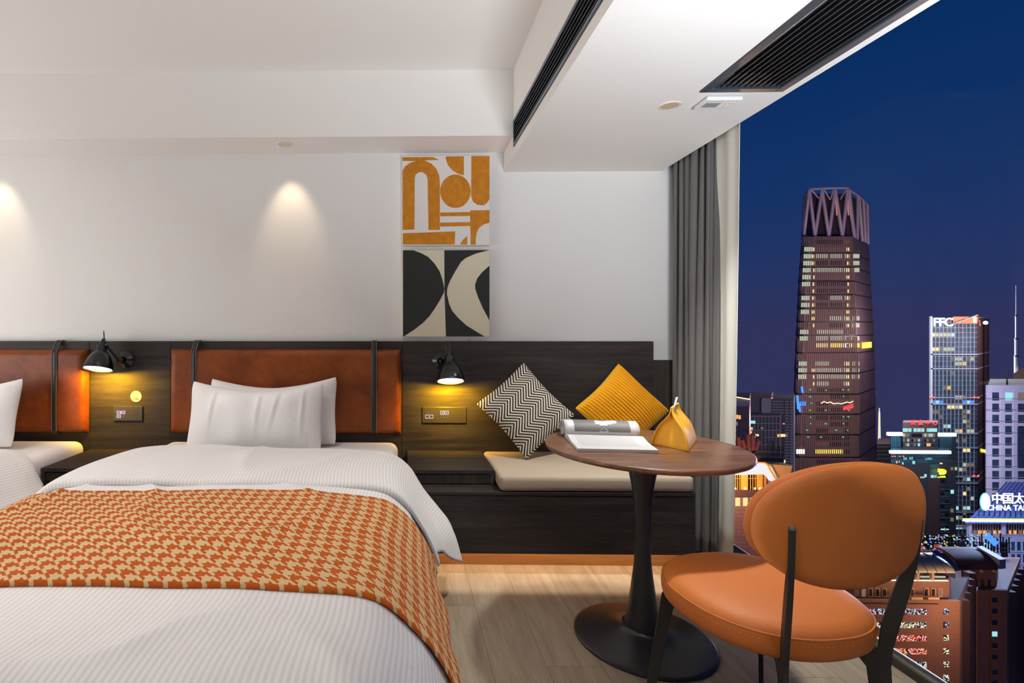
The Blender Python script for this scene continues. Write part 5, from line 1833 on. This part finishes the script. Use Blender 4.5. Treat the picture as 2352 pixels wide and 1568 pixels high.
for px_ in (2242, 2258, 2273):
    fb('window', C['glassdark'], b2, D + 3, px_ - 3.2, 1331, px_ + 3.2, 1346, 0.02, 0.2)
for k, y in enumerate((1372, 1397.5, 1424, 1450, 1477, 1503.5, 1538, 1562)):
    fb('window', W['c' if k == 3 else 'd'], b2, D, 2279, y, 2291, y + 11.5, 0.5, 0.66)
    fb('sill', C['trimstone'], b2, D, 2278.5, y + 11.7, 2291.5, y + 12.7, 0.5, 0.85)
P = []
zc0, zc1 = at(1900, 1274, D).z, at(1900, 1306, D).z
for i in range(12):
    px_ = lerp(2198, 2292, i / 11)
    P.append([(at(px_, PPY, D).x, D + 8.0 - 8.0 * math.sin(R(90 * j / 8)), lerp(zc1, zc0, math.cos(R(90 * j / 8)))) for j in range(9)])
MB().grid(P).build('canopy', C['brownroof'], b2, smooth=True, angle=180, solid=0.3)
for px_ in (2226, 2255, 2284):
    fb('pillar', C['trimstone'], b2, D + 3, px_, 1290, px_ + 4, 1315, 0.0, 0.8)
q = at(2292, 1270, D)
MB().prism([(q.x, D + 7, zc0 + 0.6), (q.x, D - 0.5, zc1 + 4.0), (q.x, D - 0.5, at(1900, 1302, D).z), (q.x, D + 4, at(1900, 1304, D).z)], (at(2310, 1286, D).x - q.x, 0.5, 0)).build('canopy_end', C['capblue'], b2)
for k in range(5):
    a, b = at(2318 + k * 5, 1386, D + 4 + k * 4.6), at(2320.5 + k * 5, 1386, D + 6 + k * 4.6)
    MB().box(a.x, b.x, a.y, b.y, GZ, at(1900, 1362, D).z - 1.0).build('side_pier', C['brownroof'], b2)
for k in range(9):
    fb('side_window', W['m' if k % 4 == 1 else 'd'], b2, D + 10, 2327, 1372 + k * 24, 2331, 1388 + k * 24, 0.0, 5.2)

# ---------------------------------------------------------------- roof sign scaffolds
D = 215.0
rs = building('dark rooftop sign scaffold with red characters above the brown canopies', D, 2180, 'sign', 'roof_sign', z=at(2180, 1290, D).z)
fb('parapet', C['brownroof'], rs, D, 2000, 1268, 2200, 1300, 0.0, 4.0)
for k in range(34):
    px_ = 2092 + k * 6.9 + rnd.uniform(-1, 1)
    bar3(MB(), D, (px_, 1270), (px_ + rnd.uniform(-1.2, 1.2), rnd.uniform(1224, 1240)), rnd.choice((0.8, 1.2, 1.6)), 0.4, 0.8).build('post', C['blacksteel'], rs)
for y in (1232, 1246, 1259):
    bar3(MB(), D, (2092, y), (2324, y + 1), 1.1, 0, 0.5).build('rail', C['blacksteel'], rs)
for k in range(5):
    bar3(MB(), D, (2110 + k * 5, 1226), (2140 + k * 5, 1268), 1.0, 0.6, 1.0).build('brace', C['blacksteel'], rs)
for px_, ch_ in ((2087, '长'), (2115.5, '大'), (2153, '厦')):
    sign_text(ch_, px_, 1260, 17, D, SG['dimred'], rs, 2.4, off=0.08)
for k in range(120):
    px_, py_ = rnd.uniform(2106, 2268), rnd.uniform(1227, 1262)
    s = rnd.choice('ccbwwamw')
    w_, h_ = rnd.uniform(0.8, 2.2), rnd.uniform(0.8, 3.6)
    fb('bulb', W[s], rs, D - 2.5, px_, py_, px_ + w_, py_ + h_, 0.0, 0.4)
bar3(MB(), D, (2268, 1228), (2290, 1250), 12, 1.0, 1.6).build('blue_panel', SG['blue'], rs)

# ---------------------------------------------------------------- left of the tower: station gable, flats, dark block
D = 330.0
dk = building('dark maroon block with a lit roof edge beside the sheer curtain', D, 1705)
plan([(1640, D), (1721, D), (1724, D + 30), (1650, D + 30)], 915, D).build('body', C['maroon'], dk)
fb('cornice', C['greywall'], dk, D, 1640, 914, 1722, 933, 0.0, 2.0)
bar3(MB(), D, (1640, 903), (1723, 917), 2.0, 2.0, 3.0).build('roof_light', SG['warm'], dk)
for px_, py_, w_, h_ in ((1694, 957, 4, 9), (1699.5, 958, 4, 9), (1692.5, 973, 4, 8), (1684, 957, 4, 9)):
    fb('window', W['a' if py_ < 970 else 'm'], dk, D, px_ - w_ / 2, py_ - h_ / 2, px_ + w_ / 2, py_ + h_ / 2, 0.05, 0.3)
for i in range(6):
    for j in range(4):
        fb('window', C['glassdark'], dk, D, 1690 + j * 8, 985 + i * 12, 1693.5 + j * 8, 993 + i * 12, 0.05, 0.25)
D = 420.0
ap = building('grey apartment block with stacked balconies left of the skyscraper', D, 1770, 'building', 'apartment_block')
plan([(1722, D), (1793, D), (1797, D + 20), (1726, D + 20)], 952, D).build('lower_block', C['greydark'], ap)
plan([(1722, D + 6), (1772, D + 6), (1776, D + 26), (1728, D + 26)], 908, D).build('upper_block', C['greydark'], ap)
plan([(1749, D + 5), (1771, D + 5), (1773, D + 16), (1752, D + 16)], 916, D, ybot=953).build('stair_tower', C['greywall'], ap)
plan([(1771, D + 7), (1823, D + 7), (1826, D + 34), (1778, D + 34)], 917, D).build('balcony_wing', C['greydark'], ap)
for k in range(26):
    y = 920 + k * 6.6
    fb('balcony', C['greywall'], ap, D + 7, 1803, y, 1812, y + 2.6, 0.0, 1.6)
    fb('balcony', C['greywall'], ap, D + 7, 1814, y + 1, 1821.5, y + 3.6, 0.0, 1.6)
    if y < 950:
        fb('balcony', C['greywall'], ap, D + 7, 1773, y, 1800, y + 2.4, 0.0, 1.2)
for i in range(9):
    fb('mullion', C['greywall'], ap, D, 1723 + i * 8.4, 956, 1724.2 + i * 8.4, 1070, 0.0, 0.6)
for j in range(7):
    fb('floor_line', C['greywall'], ap, D, 1722, 955 + j * 16, 1792, 957 + j * 16, 0.0, 0.7)
for x0_, y0_, x1_, y1_, s in ((1722, 966, 1735, 972.5, 'c'), (1721.5, 981, 1729, 987, 'a'), (1722, 990, 1727.5, 995, 'a'), (1724, 998, 1727, 1004, 'a'), (1735, 997, 1743, 1004, 's'), (1748, 981, 1753.5, 985, 'm'), (1786, 997, 1790.5, 1003, 'a'), (1793, 996.5, 1804, 1003, 's'), (1805.5, 997.5, 1809, 1003, 'm'), (1794, 1056, 1804, 1063, 's')):
    fb('window', W[s], ap, D, x0_, y0_, x1_, y1_, 0.62, 1.0)
for px_, py_ in ((1774, 914), (1801, 973)):
    fb('beacon', SG['beacon'], ap, D, px_ - 1.3, py_ - 1.3, px_ + 1.3, py_ + 1.3, 0.7, 1.4)
D = 250.0
fr = building('red steel frame and dark scaffold standing on the roof of the lit gable', D, 1740, 'sign', 'steel_frame', z=at(1740, 1062, D).z)
for p, q, w_ in (((1720, 998), (1721, 1032), 7), ((1730, 998), (1731, 1040), 7), ((1705, 1010), (1712, 1030), 7), ((1697, 1004), (1699, 1028), 6), ((1745, 1012), (1736, 1036), 6), ((1712, 1040), (1740, 1036), 4)):
    bar3(MB(), D, p, q, w_, 0, 1.0).build('red_beam', C['redsteel'], fr)
ac = [(1740 + 36 * (1 - math.cos(R(a))), 1003 + 3 - 4 * math.sin(R(a)) + 30 * (1 - math.cos(R(a))) ** 2 * 0.25) for a in range(0, 120, 15)]
for a, b in zip(ac, ac[1:]):
    bar3(MB(), D, a, b, 2.6, 0, 1.0).build('arch_beam', C['blacksteel'], fr)
bar3(MB(), D, (1729, 996), (1760, 1016), 2.0, 0, 1).build('brace', C['blacksteel'], fr)
for k in range(13):
    px_ = 1752 + k * 4.0
    bar3(MB(), D, (px_, 1062), (px_ + rnd.uniform(-1, 1), 1012 + rnd.uniform(0, 26)), 1.3, 0, 0.6).build('post', C['blacksteel'], fr)
for y in (1036, 1048):
    bar3(MB(), D, (1700, y), (1804, y + 2), 1.6, 0.1, 0.7).build('rail', C['redsteel'], fr)
fb('base_wall', C['maroon'], fr, D, 1640, 1050, 1800, 1066, -4, 0)
D = 240.0
st = building('amber lit building with a swooping white gable roof by the curtain', D, 1730, 'building', 'gabled_building')
plan([(1600, D), (1790, D), (1800, D + 30), (1610, D + 30)], 1088, D).build('body', C['stone'], st)
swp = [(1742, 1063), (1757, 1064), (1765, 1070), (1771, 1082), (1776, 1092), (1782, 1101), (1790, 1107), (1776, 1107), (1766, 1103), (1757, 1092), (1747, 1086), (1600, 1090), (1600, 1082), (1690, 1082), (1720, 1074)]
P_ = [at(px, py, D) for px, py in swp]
MB().prism([(p.x, D - 2.0, p.z) for p in P_], (0, 2.0, 0)).build('gable_roof', SG['roofglow'], st)  # light on the roof underside painted as an even glow
trim = [(1742, 1062), (1757, 1062.5), (1765, 1068), (1772, 1081), (1778, 1091), (1784, 1100), (1793, 1106)]
for a, b in zip(trim, trim[1:]):
    bar3(MB(), D, a, b, 2.6, 1.6, 3.0).build('gable_trim', C['gold'], st)
P_ = [at(px, py, D) for px, py in ((1765, 1064), (1815, 1068), (1808, 1094), (1790, 1100), (1778, 1088))]
MB().prism([(p.x, D - 1.4, p.z) for p in P_], (0, 6.0, 0)).build('gable_end', C['gold'], st)
for x0_, x1_ in ((1640, 1655), (1672, 1685), (1704, 1718), (1741, 1752)):
    fb('column', C['gold'], st, D, x0_, 1085, x1_, 1125, 0.0, 1.2)
for x0_, x1_ in ((1656, 1671), (1685.5, 1703.5), (1718.5, 1740.5), (1752.5, 1762)):
    f = fb('window', C['glassdark'], st, D, x0_, 1090, x1_, 1125, 0.0, 0.3)
    for q in range(1, 4):
        xx = lerp(x0_, x1_, q / 4)
        fb('mullion', C['gold'], f, D, xx - 0.5, 1090, xx + 0.5, 1125, 0.3, 0.5)
    fb('transom', C['gold'], f, D, x0_, 1098, x1_, 1099, 0.3, 0.5)
for px_ in (1690, 1713, 1747, 1735):
    fb('up_lamp', SG['warm'], st, D, px_ - 1.5, 1120, px_ + 1.5, 1124, 1.2, 1.7)
fb('band', C['maroon'], st, D, 1600, 1125, 1790, 1141, 0.0, 0.8)
for x0_ in (1656, 1673, 1690, 1707.5, 1725, 1742):
    fb('lower_window', W['s'], st, D, x0_, 1143, x0_ + 10, 1162, 0.0, 0.3)
for j in range(14):
    for i in range(9):
        x0_ = 1612 + i * 16 + (8 if j % 2 else 0)
        fb('stone_block', C['stone'], st, D, x0_, 1164 + j * 8.6, x0_ + 15.6, 1164 + j * 8.6 + 8.2, 0.0, 0.18 + 0.05 * rnd.random())

# ---------------------------------------------------------------- unseen point lights added to brighten the city facades
lamp('added_street_fill', (at(1900, PPY, 780).x, 760, -70), 6.5e5, (1.0, 0.68, 0.62), 10)
lamp('added_facade_fill', (at(2110, PPY, 850).x, 850, 0), 3.5e5, (1.0, 0.74, 0.78), 8)
lamp('added_facade_fill', (at(2400, PPY, 560).x, 560, 0), 2.6e5, (1.0, 0.78, 0.72), 6)
lamp('added_street_fill', (at(2080, PPY, 700).x, 690, 60), 5.0e5, (1.0, 0.78, 0.86), 10)
lamp('added_facade_fill', (at(2150, PPY, 520).x, 516, -10), 9.5e5, (0.80, 0.86, 1.0), 6)
lamp('added_facade_fill', (at(2110, PPY, 440).x, 440, -60), 2.6e5, (0.6, 0.9, 1.0), 5)
for z_ in (-25, -85):
    lamp('added_facade_fill', (at(2310, PPY, 338).x, 338, z_), 1.1e5, (0.76, 0.70, 1.0), 5)
lamp('added_facade_fill', (at(2330, PPY, 215).x, 215, -62), 1.7e5, (0.42, 0.55, 1.0), 4)
lamp('added_facade_fill', (at(2345, PPY, 236).x, 232, -112), 1.6e4, (0.45, 0.5, 1.0), 3)
lamp('added_street_fill', (at(2070, PPY, 118).x, 112, -76), 1.5e4, (1.0, 0.62, 0.36), 4)
lamp('added_street_fill', (at(2270, PPY, 150).x, 145, -80), 1.5e4, (1.0, 0.62, 0.40), 4)
lamp('added_street_fill', (at(1720, PPY, 215).x, 222, -64), 6.0e4, (1.0, 0.56, 0.26), 3)
lamp('added_street_fill', (at(1740, PPY, 360).x, 350, -60), 6.0e4, (0.9, 0.66, 0.66), 5)
